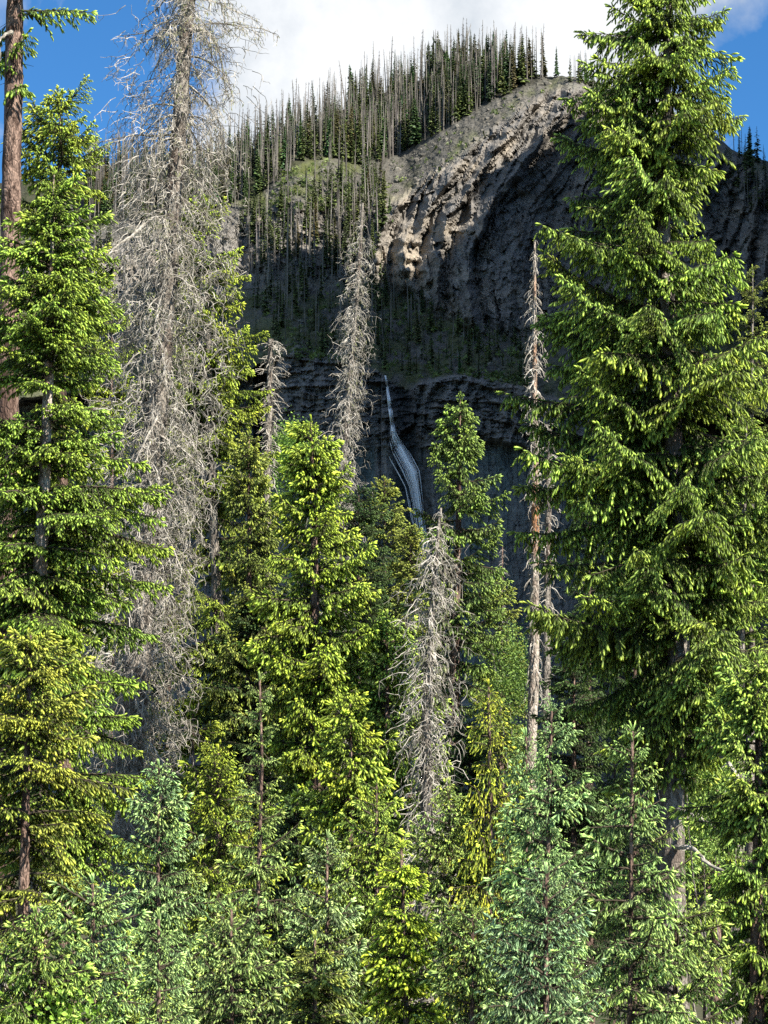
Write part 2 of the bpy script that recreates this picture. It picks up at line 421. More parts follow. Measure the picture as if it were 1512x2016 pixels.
def mtn(px, py):
    """depth of the mountain face and colour masks at a bearing"""
    wx = px + 14 * fbm(px / 90, py / 90, 3); wy = py + 10 * fbm(px / 70, py / 60, 5)
    yc = interp(px, YC) + 5 * fbm(px / 18, px * 0 + 3, 7); yb = interp(px, YB) + 14 * fbm(px / 80, px * 0 + 1, 8); yt = interp(px, YT) + 6 * fbm(px / 70, px * 0 + 5, 9)
    yb = np.maximum(yb, yt + 25); yc = np.maximum(yc, yb + 40)
    D = 655 + 0.055 * (1500 - np.maximum(py, yc))
    D = D + 0.34 * np.clip(yc - py, 0, yc - yb) + 0.15 * np.clip(yb - py, 0, yb - yt) + 0.50 * np.clip(yt - py, 0, 1000)
    low = sst(py, yc - 4, yc + 6)                       # on the lower wall
    up = sst(py, yt - 10, yt + 25) * (1 - sst(py, yb - 15, yb + 30))
    top = 1 - sst(py, yt - 25, yt + 5)
    midz = np.clip(1 - low - up - top, 0, 1)
    # lower wall plan: two buttresses and the chute between them
    chute = np.exp(-((px - (788 + (py - 740) * 0.11)) / 27) ** 2)
    D = D + low * (10 * chute + 20 * sst(px, 560, 500) + 10 * (np.clip(np.abs(px - 940) - 60, 0, 300) / 150) ** 2 * (px > 830)
                   + 5 * ((px - 660) / 90) ** 2 * (px < 750) * (px > 500) - 4)
    D = D + low * sst(px, 1150, 1400) * 25
    # strata ledges in the top part of the wall
    band = low * (1 - sst(py, 850, 905))
    ph = (wy + 0.0011 * (px - 900) ** 2 * (px > 820) * -1 + 0.06 * (px - 800) * (px < 800)) / 30 + 1.3 * vnoise(wy / 38, px / 170, 27)
    ph0 = ph; saw = ph - np.floor(ph); D = D - band * (2.6 * saw ** 2.5 * (0.15 + 1.6 * vnoise(np.floor(ph) * 3.3, px / 45, 21)))
    ph2 = wy / 9.0; D = D - band * 0.9 * (ph2 - np.floor(ph2)) ** 2
    # smooth water-worn wall below, undercut on the right
    arc = 862 + 0.0016 * (px - 930) ** 2 + 10 * fbm(px / 30, px * 0, 22)
    D = D + low * sst(py, arc, arc + 14) * (7.5 * np.exp(-np.clip(py - arc, 0, 999) / 120)) * sst(px, 835, 870)
    sm = low * sst(py, 860, 910)
    D = D + sm * (1.8 * fbm(px / 22, py / 120, 23) + 0.7 * fbm(px / 6, py / 14, 24) + 3.0 * fbm(px / 75, py / 200, 25))
    # ribbed upper cliff: flutes running down to the left, turning vertical
    k = 0.75 * (1 - sst(py, 230, 520)) + 0.10
    yy = np.arange(0, 1600.0, 4); off = np.cumsum(np.interp(yy, [300, 540], [0.72, 0.06])) * 4
    q = px + np.interp(py, yy, off) + 9 * fbm(px / 55, py / 45, 36) + 4 * fbm(px / 16, py / 12, 35)
    R = ridge(q / 62 + 0.3 * fbm(px / 80, py / 80, 12), py / 420, 11, 3)
    R2 = ridge(q / 20, py / 90, 14, 2)
    rib = up * sst(px, 700, 780)
    def facet(t, sharp, sd):
        """angular ribs: slow rise, sharp drop, each rib its own height"""
        i = np.floor(t); f = t - i
        amp = 0.35 + 1.3 * _lat_hash(i, sd)
        return np.minimum(f / sharp, (1 - f) / (1 - sharp)) * amp
    f1 = facet(q / 75 + 1.7 * vnoise(q / 80, py / 260, 28), 0.80, 1)
    f2 = facet(q / 30 + 1.9 * vnoise(q / 40, py / 110, 29), 0.75, 2)
    f3 = facet((py + 0.45 * px) / 26 + 0.8 * vnoise(px / 40, py / 40, 30), 0.25, 3)
    D = D - rib * (11 * f1 + 4.2 * f2 + 0.8 * f3 + 3.5 * R + 4.2 * cells(q / 24, py / 52, 50) + 2.2 * cells(q / 10, py / 19, 56) + 0.6 * fbm(q / 6, py / 16, 47, 3, 0.6))
    # jointed blocks
    row = np.floor(ph0); cl = np.floor(px / 15 + 7 * _lat_hash(row, 4) + 0.6 * vnoise(px / 30, py / 30, 32))
    D = D - band * 1.5 * _lat_hash(cl * 13.0 + row * 7.0, 5)
    D = D - band * 2.4 * facet(px / 34 + 2.0 * vnoise(px / 45, py / 90, 45) + 0.15 * row, 0.7, 9) - band * (2.4 * cells(px / 22, wy / 12, 62) + 1.3 * cells(px / 9, wy / 5.5, 68)) - sm * 1.0 * cells(px / 14, py / 40, 74)
    D = D - (up * (1 - rib)) * (3.5 * cells(px / 20, py / 26, 80) + 1.5 * cells(px / 8, py / 10, 86))
    rw = np.floor(py / 17 + 0.7 * vnoise(px / 30, py / 60, 33)); c2 = np.floor(q / 11 + 5 * _lat_hash(rw, 6))
    D = D - up * 0.5 * _lat_hash(c2 * 11.0 + rw * 5.0, 7)
    D = D - (up * (1 - sst(px, 700, 780))) * (3.5 * ridge(px / 40, py / 60, 15, 3))
    # pillars at the foot of the spur
    pil = np.exp(-((px - 800) / 48) ** 2 - ((py - 510) / 62) ** 2)
    D = D - pil * (9 + 4 * np.cos((px - 795) / 9.5) + 2 * np.cos(wy / 5))
    # meadow shoulder on the left
    D = D - 12 * np.exp(-((px - 600) / 80) ** 2 - ((py - 350) / 45) ** 2)
    # gullies in the forest slope
    D = D + midz * (5 * fbm(px / 60, py / 50, 16) + 1.4 * fbm(px / 10, py / 8, 17)) + top * (1.3 * fbm(px / 16, py / 14, 18) + 1.0 * fbm(px / 5, py / 4, 26))
    ck = 0.8 * np.clip(ridge(px / 26 + 1.5 * fbm(px / 40, py / 40, 37), py / 70, 38, 3), -1, 1)
    blk = np.floor(wy / 13 + 2 * vnoise(px / 33, py / 200, 39)); ck = ck + 0.9 * vnoise(blk * 3.7, px / 17, 40)
    D = D - (low * (1 - sm * 0.6) + up * 0.7) * ck
    # rock roughness
    D = D + (low * 0.7 + up * 1.1 + midz * 0.5) * (0.75 * fbm(px / 9, wy / 7, 19, 4, 0.6)) * (1 - 0.5 * sm)
    return D, dict(low=low, up=up, top=top, mid=midz, sm=sm, chute=chute, wx=wx, wy=wy, rib=rib, R=R, pil=pil)


def build_mountain():
    cols = np.concatenate([np.arange(-900, 150, 14), np.arange(150, 1540, 2.35), np.arange(1540, 2400, 14)])
    nv = 500
    v = np.linspace(0, 1, nv)
    PX, VV = np.meshgrid(cols, v)
    sk = interp(PX, SKY) + 3 * fbm(PX / 12, PX * 0, 41)
    PY = sk + VV * (1420 - sk)
    D, mk = mtn(PX, PY)
    P = pix(PX, PY, D)
    # back of the ridge: falls away behind the skyline
    back = []
    for q in range(1, 12):
        b = P[0].copy(); b[:, 1] += q * 22; b[:, 2] -= (q ** 1.5) * 4.0 + 1.5 * fbm(b[:, 0] / 20, b[:, 1] / 20, 44); back.append(b)
    foot = P[-1].copy(); foot[:, 1] -= 60; foot[:, 2] = foot[:, 2] - 70
    A = np.concatenate([np.array(back[::-1]), P, foot[None]], 0)
    nb_ = len(back); nr = A.shape[0]; nc = A.shape[1]
    ext = lambda a: np.concatenate([np.repeat(a[:1], nb_, 0), a, a[-1:]], 0)
    px, py = ext(PX), ext(PY); mk = {k: ext(x) for k, x in mk.items()}
    # intrinsic colours
    rock = np.array([0.180, 0.166, 0.148]); tan = np.array([0.35, 0.30, 0.235]); slate = np.array([0.190, 0.180, 0.166]); teal = np.array([0.135, 0.165, 0.155])
    talus = np.array([0.100, 0.094, 0.080]); grass = np.array([0.085, 0.095, 0.036]); duff = np.array([0.030, 0.030, 0.020])
    n1 = fbm(px / 30, py / 24, 51)[..., None]; n2 = fbm(px / 7, mk['wy'] / 4.5, 52)[..., None]
    C = rock + 0.05 * n1 + 0.04 * n2
    C = C + (tan - rock) * (np.clip(fbm(px / 40, py / 30, 53), 0, 1)[..., None] * 1.1 + mk['pil'][..., None] * 0.9)
    st = fbm(px / 150, mk['wy'] / 8, 54)[..., None]
    lowc = slate + 0.03 * st + np.array([0.03, 0.02, 0.01]) * np.clip(n1 * 2, 0, 1) + 0.025 * n2
    C = C * (1 - mk['low'][..., None]) + lowc * mk['low'][..., None]
    tl = (mk['sm'] * np.clip(0.5 + 1.6 * fbm(px / 25, py / 160, 55), 0, 1))[..., None]
    C = C * (1 - tl) + teal * tl
    pale = (mk['sm'] * sst(px, 880, 960) * np.clip(fbm(px / 30, py / 120, 59) + 0.25, 0, 1))[..., None] * 0.6
    C = C * (1 - pale) + np.array([0.19, 0.185, 0.165]) * pale
    wet = (mk['low'] * mk['chute'])[..., None] * 0.7; C = C * (1 - wet) + np.array([0.035, 0.040, 0.045]) * wet
    tp = np.clip(mk['top'] + mk['mid'] * 0.9, 0, 1)[..., None]
    gm = np.clip(0.5 + 1.8 * fbm(px / 28, py / 22, 56), 0, 1)[..., None]
    gm = gm * (1 - 0.93 * sst(px, 680, 760) * mk['top'])[..., None]
    forest = (mk['top'] * sst(interp(px, [(400, 400), (500, 390), (600, 318), (660, 305), (750, 322), (850, 272), (950, 208), (1050, 166), (1100, 140), (1600, 140)]) - py, -4, 6))[..., None]
    g = talus * (1 - gm) + grass * gm + 0.03 * n2
    g = g * (1 - 0.7 * forest) + duff * 0.7 * forest
    C = C * (1 - tp) + g * tp
    C = np.clip(C, 0.015, 0.6)
    C4 = np.concatenate([C, np.ones(C.shape[:2] + (1,))], -1).reshape(-1, 4)
    i = np.arange(nr - 1)[:, None] * nc + np.arange(nc - 1)[None]
    Q = np.stack([i, i + 1, i + nc + 1, i + nc], -1).reshape(-1, 4)[:, ::-1]
    m = bpy.data.materials.new('cliff_rock'); m.use_nodes = True; b = NB(m.node_tree)
    at = b.add('ShaderNodeAttribute', attribute_name='col').outputs['Color']
    ge = b.add('ShaderNodeNewGeometry').outputs['Position']
    nz = b.add('ShaderNodeTexNoise', inp={'Vector': ge, 'Scale': 0.5, 'Detail': 4.0, 'Roughness': 0.6}).outputs[0]
    mp = b.add('ShaderNodeMapping', inp={'Vector': ge, 'Scale': (0.12, 0.12, 0.9)}).outputs[0]
    lay = b.add('ShaderNodeTexNoise', inp={'Vector': mp, 'Scale': 1.0, 'Detail': 5.0, 'Roughness': 0.65}).outputs[0]
    f = b.math('ADD', b.math('MULTIPLY', nz, 1.1), b.math('MULTIPLY', lay, 0.7))
    f = b.math('ADD', f, 0.10)
    c = b.mix(1.0, at, b.add('ShaderNodeCombineXYZ', inp={0: f, 1: f, 2: f}).outputs[0], 'MULTIPLY')
    bp = b.add('ShaderNodeBump', inp={'Strength': 1.0, 'Distance': 1.6, 'Height': b.math('ADD', nz, lay)})
    p = b.add('ShaderNodeBsdfPrincipled', inp={'Base Color': c, 'Roughness': 0.92, 'Specular IOR Level': 0.2, 'Normal': bp.outputs[0]})
    b.add('ShaderNodeOutputMaterial', inp={'Surface': p.outputs[0]})
    me = mesh_np('mountain', A.reshape(-1, 3), Q, [m], cols={'col': C4}, smooth=False)
    o = obj('mountain', me); tag(o, kind='structure')
    return m
M_ROCK = build_mountain()


def build_shade_ridge():
    """unseen ridge added right of frame, crest shaped to shade the lower walls"""
    term = [(1400, 330), (1250, 235), (1130, 215), (1040, 300), (960, 335), (905, 430), (880, 500), (845, 545), (800, 572), (700, 505), (640, 490), (560, 520), (480, 540), (300, 560), (100, 600)]
    X0 = 215.0; c = []
    for (x, y) in term:
        D, _ = mtn(np.array([float(x)]), np.array([float(y)])); P = pix(np.array([float(x)]), np.array([float(y)]), D)[0]
        t = (X0 - P[0]) / SUN[0]; Q = P + SUN * t; c.append((Q[1], Q[2]))
    c = np.array(sorted(c)); c = c[np.concatenate([[True], np.diff(c[:, 0]) > 4])]
    ys = np.linspace(180, 1150, 420); zc = np.interp(ys, c[:, 0], c[:, 1])
    y0, y1 = c[0, 0], c[-1, 0]
    zc = np.where(ys < y0, c[0, 1] - (y0 - ys) * 1.15, zc); zc = np.where(ys > y1, c[-1, 1] - (ys - y1) * 0.9, zc)
    zc = np.maximum(zc + 13 * fbm(ys / 13, ys * 0, 61, 5, 0.65), 30)
    rows = []
    for s in np.linspace(-1, 1, 41):
        a = abs(s); x = X0 + s * (60 if s < 0 else 420) + 6 * fbm(ys / 20, ys * 0 + s * 6, 62) * (a > 0.01)
        z = zc * (1 - a ** (0.75 if s < 0 else 0.9)) + 8 * fbm(ys / 15, ys * 0 + s * 9, 63) * (a > 0.01) - 5 * a
        rows.append(np.stack([x, ys, z], 1))
    A = np.array(rows); nr, nc = A.shape[:2]
    i = np.arange(nr - 1)[:, None] * nc + np.arange(nc - 1)[None]
    Q = np.stack([i, i + 1, i + nc + 1, i + nc], -1).reshape(-1, 4)
    C4 = np.tile([0.15, 0.14, 0.12, 1.0], (nr * nc, 1))
    tag(obj('added_shade_ridge', mesh_np('added_shade_ridge', A.reshape(-1, 3), Q, [M_ROCK], cols={'col': C4}, smooth=True)), kind='structure')
build_shade_ridge()


def build_ground():
    xs = np.concatenate([np.linspace(-3000, -60, 40), np.linspace(-56, 56, 110), np.linspace(60, 3000, 40)])
    ys = np.concatenate([np.linspace(-3000, -20, 30), np.linspace(-15, 130, 120), np.linspace(136, 640, 60), np.linspace(700, 6000, 25)])
    X, Y = np.meshgrid(xs, ys); Z = ground_z(X, Y)
    Z = np.where(Y > 640, np.minimum(Z, ground_z(X, 640.0 + 0 * Y)) - 10, Z)
    A = np.stack([X, Y, Z], -1); nr, nc = A.shape[:2]
    i = np.arange(nr - 1)[:, None] * nc + np.arange(nc - 1)[None]
    Q = np.stack([i, i + 1, i + nc + 1, i + nc], -1).reshape(-1, 4)
    m = plain_mat('forest_floor', (0.035, 0.045, 0.018), (0.085, 0.075, 0.045), 1.5)
    tag(obj('ground', mesh_np('ground', A.reshape(-1, 3), Q, [m], smooth=True)), kind='structure')
build_ground()


# ---------------------------------------------------------------- waterfall
def build_waterfall():
    m = bpy.data.materials.new('falling_water'); m.use_nodes = True; b = NB(m.node_tree)
    ge = b.add('ShaderNodeNewGeometry').outputs['Position']
    mp = b.add('ShaderNodeMapping', inp={'Vector': ge, 'Scale': (2.2, 1.0, 0.12)}).outputs[0]
    nz = b.add('ShaderNodeTexNoise', inp={'Vector': mp, 'Scale': 1.6, 'Detail': 4.0}).outputs[0]
    c = b.mix(nz, (0.88, 0.88, 0.87), (0.98, 0.98, 0.97))
    p = b.add('ShaderNodeBsdfPrincipled', inp={'Base Color': c, 'Roughness': 0.45})
    b.add('ShaderNodeOutputMaterial', inp={'Surface': p.outputs[0]})
    path = [(758, 738), (763, 765), (767, 800), (772, 838), (776, 858), (788, 882), (800, 905), (811, 925), (819, 955), (824, 990), (829, 1030), (838, 1075), (843, 1120)]
    wid = [(738, 1.4), (800, 2.4), (850, 3.2), (862, 5), (890, 8), (925, 8), (960, 5.5), (1040, 4.5), (1120, 6)]
    r = np.random.default_rng(5); K = Kit()
    pp = np.array(path, float)
    for k in range(170):
        core = k < 60
        y0 = r.uniform(738, 760) if core else r.uniform(745, 1050); y1 = min(1125, y0 + (r.uniform(200, 390) if core else r.uniform(40, 150)))
        n = int((y1 - y0) / 9) + 3
        py = np.linspace(y0, y1, n); off = r.normal() * (0.40 if core else 0.85)
        if not core and y0 > 890 and r.random() < 0.25: off = -abs(off) * 2.2 - 1
        px = np.interp(py, pp[:, 1], pp[:, 0]) + off * interp(py, wid) + 1.0 * fbm(py / 60, py * 0 + k * 0.13, 71)
        # water leaves the rock and falls clear of it
        cx = np.interp(py, pp[:, 1], pp[:, 0])
        D = np.minimum(mtn(cx, py)[0], mtn(px, py)[0]); D = np.minimum(D, np.interp(py, [738, 870, 930, 1120], [mtn(np.array([758.]), np.array([742.]))[0][0] - 1, 688, 684, 681])) - 4.5 - 0.6 * r.random()
        P = pix(px, py, D)
        K.tube(P, np.interp(np.linspace(0, 1, n), [0, .2, .8, 1], [0.04, 0.15, 0.10, 0.01]) * (r.uniform(0.5, 1.3) if core else r.uniform(0.3, 0.7)), 0, 3)
    me = K.mesh('waterfall', [m], True); o = obj('waterfall', me)
    tag(o, 'thin white waterfall pouring down the dark chute between two cliff walls', 'waterfall', kind='thing')
build_waterfall()


# ---------------------------------------------------------------- far trees on the mountain
def far_live(seed, slim=0.11, sparse=1.0, dz=0.30):
    r = np.random.default_rng(seed); K = Kit()
    K.tube([(0, 0, -1.5), (0, 0, 8), (0, 0, 17.6)], [0.26, 0.15, 0.04], 0, 5)
    O = []; X = []; L = []
    for z in np.arange(1.2, 17.4, dz):
        R = (18 * slim) * (1 - (z / 18.0)) ** 0.75 * r.uniform(0.6, 1.2) + 0.12
        for _ in range(int(6 * sparse + r.random() * 3)):
            th = r.uniform(0, 6.283); O.append((0, 0, z)); X.append((math.cos(th), math.sin(th), r.uniform(-0.75, -0.1))); L.append(R * r.uniform(0.6, 1.25))
    O = np.array(O); X = np.array(X); L = np.array(L)
    TV = np.array([(0.05, 0, 0), (0.55, 0.28, -0.10), (0.55, -0.28, -0.10), (1, 0, 0.02), (0.6, 0.05, 0.16)])
    TT = np.array([(0, 1, 4), (0, 4, 2), (1, 3, 4), (4, 3, 2), (0, 2, 1), (1, 2, 3)])
    K.stamp(TV, TT, np.array([.1, .6, .6, 1, .8]), O, X, np.tile(UP, (len(O), 1)), L, L, 1, r.uniform(0.3, 1, len(O)))
    return K


def far_dead(seed, tw=(34, 60)):
    r = np.random.default_rng(seed); K = Kit(); ln = r.normal() * 0.35
    K.tube([(0, 0, -1.5), (ln * .5, 0, 9), (ln, 0.1, 18)], [0.23, 0.16, 0.05], 0, 4)
    for _ in range(r.integers(*tw)):
        z = 18 * r.random() ** 0.7 * 0.98; l = r.uniform(0.25, 1.3) * (1.05 - z / 18) + 0.2; th = r.uniform(0, 6.283)
        P0 = np.array([ln * z / 18, 0, z]); K.tube([P0, P0 + l * np.array([math.cos(th) * .8, math.sin(th) * .8, -0.25]), P0 + l * np.array([math.cos(th), math.sin(th), -0.75])], [0.055, 0.04, 0.02], 0, 3)
    return K

FL = [far_live(300 + i, [0.085, 0.10, 0.12, 0.14, 0.10, 0.075][i], [1, 1, 1, 1, .5, .6][i]) for i in range(6)]
FLs = [far_live(320 + i, [0.10, 0.12, 0.13, 0.15, 0.12, 0.09][i], 0.7, 0.85) for i in range(6)]
FLm = [k.mesh('far_spruce', [M_SNAG, M_NEEDLE]) for k in FL]
FDk = [far_dead(400 + i) for i in range(7)]
FDm = [k.mesh('far_snag', [M_SNAG]) for k in FDk]
FDs = [far_dead(430 + i, (10, 20)) for i in range(7)]


def poly_in(px, py, poly):
    ins = False; n = len(poly); j = n - 1
    for i in range(n):
        xi, yi = poly[i]; xj, yj = poly[j]
        if (yi > py) != (yj > py) and px < (xj - xi) * (py - yi) / (yj - yi) + xi: ins = not ins
        j = i
    return ins

RIDGE_FOREST = [(170, 350), (400, 330), (500, 292), (600, 252), (700, 207), (800, 167), (900, 140), (1000, 140), (1090, 152), (1040, 168), (950, 210), (850, 272), (800, 300), (750, 322), (690, 335), (650, 312),
                (590, 322), (540, 365), (500, 385), (400, 430), (170, 450)]
ZONES = [  # polygon, live count, dead count, px height live, px height dead, where
    (RIDGE_FOREST, 760, 950, (55, 105), (70, 122), 'in the burnt stand on the high ridge'),
    ([(455, 400), (560, 420), (650, 350), (745, 345), (760, 440), (740, 520), (600, 560), (490, 560)], 130, 90, (50, 95), (60, 130), 'on the mid slope below the meadow'),
    ([(490, 560), (600, 545), (740, 545), (800, 575), (850, 610), (850, 745), (760, 735), (650, 700), (500, 700)], 95, 70, (45, 85), (55, 110), 'on the shaded slope above the falls'),
    ([(840, 640), (1040, 680), (1040, 765), (900, 738), (830, 748)], 40, 16, (30, 80), (35, 70), 'on the shaded ledge right of the falls'),
    ([(1110, 153), (1200, 170), (1240, 185), (1200, 182), (1120, 162)], 16, 22, (45, 75), (45, 70), 'on the skyline behind the bare rock crest'),
    ([(1420, 290), (1512, 325), (1530, 420), (1450, 420)], 22, 14, (50, 90), (60, 90), 'on the far shoulder at the right'),
    ([(180, 460), (240, 440), (250, 640), (180, 640)], 12, 10, (50, 90), (60, 90), 'on the far slope at the left'),
]
live_l, dead_l = [], []
for (poly, nl, nd, hl, hd, where) in ZONES:
    P = np.array(poly); x0, y0 = P.min(0); x1, y1 = P.max(0)
    r = RNG; cl = np.array([[r.uniform(x0, x1), r.uniform(y0, y1)] for _ in range(14)])
    for kind, cnt in (('l', nl), ('d', nd)):
        k = 0; tries = 0
        while k < cnt and tries < 60000:
            tries += 1; px, py = r.uniform(x0, x1), r.uniform(y0, y1)
            if not poly_in(px, py, poly): continue
            if kind == 'l' and np.min(np.hypot(cl[:, 0] - px, (cl[:, 1] - py) * 1.4)) > 46 and r.random() < 0.5: continue
            if kind == 'l' and where.startswith('in the burnt') and r.random() > 0.5 + 0.5 * (px > 850): continue
            (live_l if kind == 'l' else dead_l).append((px, py, r.uniform(*(hl if kind == 'l' else hd)), where)); k += 1
# a few that stand out
for t in [(1096, 152, 70), (718, 445, 95), (744, 452, 78), (768, 440, 62), (604, 372, 52), (832, 615, 62), (922, 720, 100), (905, 735, 50), (760, 600, 55), (928, 132, 85), (1475, 330, 90), (757, 300, 45)]:
    live_l.append((*t, None))
for t in [(798, 235, 125), (696, 470, 110), (565, 560, 160), (668, 500, 150)]: dead_l.append((*t, None))


def far_place(lst, meshes, kits, nm, lab, cat, grp, tint):
    r = np.random.default_rng(len(lst)); arr = [(t[2] * r.uniform(0.9, 1.1), i) for i, t in enumerate(lst)]
    big = set(i for _, i in sorted(arr, reverse=True)[:295]) | set(i for i, t in enumerate(lst) if t[3] is None)
    rest = [[], [], [], [], 0]
    for i, (px, py, h, where) in enumerate(lst):
        D = mtn(np.array([float(px)]), np.array([float(py)]))[0]; P = pix(np.array([float(px)]), np.array([float(py)]), D)[0]
        s = h / F * P[1] / 18.0; v = int(r.integers(len(meshes))); rz = r.uniform(0, 6.28); tl = (r.normal() * 0.03, r.normal() * 0.03) if r.random() < 0.93 else (r.normal() * 0.2, r.normal() * 0.2)
        c = tint(r); wf = s * r.uniform(0.85, 1.25)
        if i in big:
            o = obj(nm, meshes[v], loc=P); o.rotation_euler = (*tl, rz); o.scale = (wf, wf, s); o.color = (*c, 1)
            if where is None: where = 'alone in front of the pale rock' if h > 60 else 'alone on the open slope'
            tag(o, '%s %s' % (lab, where), cat, grp)
        else:
            K = kits[v]; V = np.concatenate(K.V); R = np.array(Matrix.Rotation(rz, 3, 'Z')); V = (V * [wf, wf, s]) @ R.T + P
            rest[0].append(V); rest[1].append(np.concatenate(K.T) + rest[4]); rest[2].append(np.concatenate(K.M)); rest[3].append(np.concatenate(K.A)); rest[4] += len(V)
    if rest[0]:
        me = mesh_np(nm + '_stand', np.concatenate(rest[0]), np.concatenate(rest[1]), meshes[0].materials, np.concatenate(rest[2]), {'tip': np.concatenate(rest[3])})
        o = obj(nm + '_stand', me); o.color = (*tint(r), 1); tag(o, lab + ' crowding the rest of the far slope', cat, grp, 'stuff')

far_place(live_l, FLm, FLs, 'distant_spruce', 'small dark green living spruce', 'tree', 'living spruces far up the mountain',
          lambda r: (0.060 * r.uniform(.6, 1.5), 0.078 * r.uniform(.75, 1.3), 0.026))
far_place(dead_l, FDm, FDs, 'distant_snag', 'bare grey dead pole of a spruce', 'dead tree', 'dead snags far up the mountain',
          lambda r: (lambda v: (v, v * r.uniform(.94, 1.02), v * r.uniform(.88, 1)))(r.uniform(0.42, 1.0)))


def scatter_low():
    """fallen rock and low scrub lying on the open slopes"""
    r = np.random.default_rng(77); K = Kit(); B = Kit()
    areas = [([(700, 335), (760, 325), (860, 275), (960, 212), (1050, 168), (1110, 158), (1000, 230), (880, 330), (780, 380), (700, 400)], 230, 60),
             ([(520, 400), (560, 335), (650, 318), (700, 350), (700, 400), (600, 420)], 120, 240), ([(500, 570), (740, 560), (1030, 670), (1030, 745), (830, 745), (760, 730), (520, 690)], 160, 420),
             ([(835, 745), (900, 728), (1040, 745), (1040, 765), (900, 738)], 20, 90), ([(545, 700), (585, 680), (650, 692), (745, 722), (700, 715)], 20, 60)]
    ico = np.array([(0, 0, 1), (.89, 0, .45), (.28, .85, .45), (-.72, .53, .45), (-.72, -.53, .45), (.28, -.85, .45), (.72, .53, -.45), (-.28, .85, -.45), (-.89, 0, -.45), (-.28, -.85, -.45), (.72, -.53, -.45), (0, 0, -1)])
    it = np.array([(0, 1, 2), (0, 2, 3), (0, 3, 4), (0, 4, 5), (0, 5, 1), (1, 6, 2), (2, 7, 3), (3, 8, 4), (4, 9, 5), (5, 10, 1), (6, 7, 2), (7, 8, 3), (8, 9, 4), (9, 10, 5), (10, 6, 1), (11, 7, 6), (11, 8, 7), (11, 9, 8), (11, 10, 9), (11, 6, 10)])
    for poly, nr_, nb_ in areas:
        P = np.array(poly); lo, hi = P.min(0), P.max(0)
        for n, kit in ((nr_, K), (nb_, B)):
            for _ in range(n):
                while True:
                    x, y = r.uniform(lo[0], hi[0]), r.uniform(lo[1], hi[1])
                    if poly_in(x, y, poly): break
                p = pix(np.array([x]), np.array([y]), mtn(np.array([x]), np.array([y]))[0])[0]
                if kit is K:
                    sz = r.uniform(0.25, 0.6) if r.random() < 0.85 else r.uniform(0.7, 1.4)
                    K.put(p + ico * sz * r.uniform(.6, 1.3, 3) * r.uniform(.75, 1.2, (12, 1)), it, 0)
                else:
                    sz = r.uniform(0.5, 1.5); m = 14; O = p + r.normal(size=(m, 3)) * sz * .35 + UP * sz * .3; V = r.normal(size=(m, 3, 3)) * sz * 0.32 + O[:, None]
                    B.put(V.reshape(-1, 3), np.arange(m * 3).reshape(-1, 3), 0, r.uniform(.3, .8))
    m = plain_mat('scree_rock', (0.08, 0.075, 0.065), (0.20, 0.185, 0.155), 0.4)
    tag(obj('scree', K.mesh('scree', [m])), 'grey fallen rocks strewn over the bare slope and ledges', 'rocks', kind='stuff')
    o = obj('scrub', B.mesh('scrub', [M_NEEDLE])); o.color = (0.085, 0.105, 0.03, 1)
    tag(o, 'low green scrub growing on the meadow and cliff ledges', 'shrubs', kind='stuff')
scatter_low()


# ---------------------------------------------------------------- near trees
def trunk_mesh(P, R, mat, seed, k=14):
    """P control points in world, resampled; rough tapered stem"""
    P = np.array(P); d = np.concatenate([[0], np.cumsum(np.linalg.norm(np.diff(P, axis=0), axis=1))])
    n = max(6, int(d[-1] / 0.14)); t = np.linspace(0, d[-1], n)
    Q = np.stack([np.interp(t, d, P[:, c]) for c in range(3)], 1); r = np.interp(t, d, R)
    th = np.arange(k) * 2 * math.pi / k
    T, TH = np.meshgrid(t, th, indexing='ij')
    rr = r[:, None] * (1 + 0.16 * fbm(TH * 2.2 + 5 * seed, T * 1.4, 81, 4, 0.65) + 0.10 * fbm(TH * 5, T * 7, 82))
    V = np.stack([Q[:, 0:1] + rr * np.cos(TH), Q[:, 1:2] + rr * np.sin(TH), np.broadcast_to(Q[:, 2:3], rr.shape)], -1).reshape(-1, 3)
    i = np.arange(n - 1)[:, None] * k; j = np.arange(k)[None]; j2 = (j + 1) % k
    Qd = np.stack([i + j, i + j2, i + k + j2, i + k + j], -1).reshape(-1, 4)
    o = Q[-1] * 0
    return mesh_np('trunk', V - P[-1], Qd, [mat], smooth=True), t, Q, r


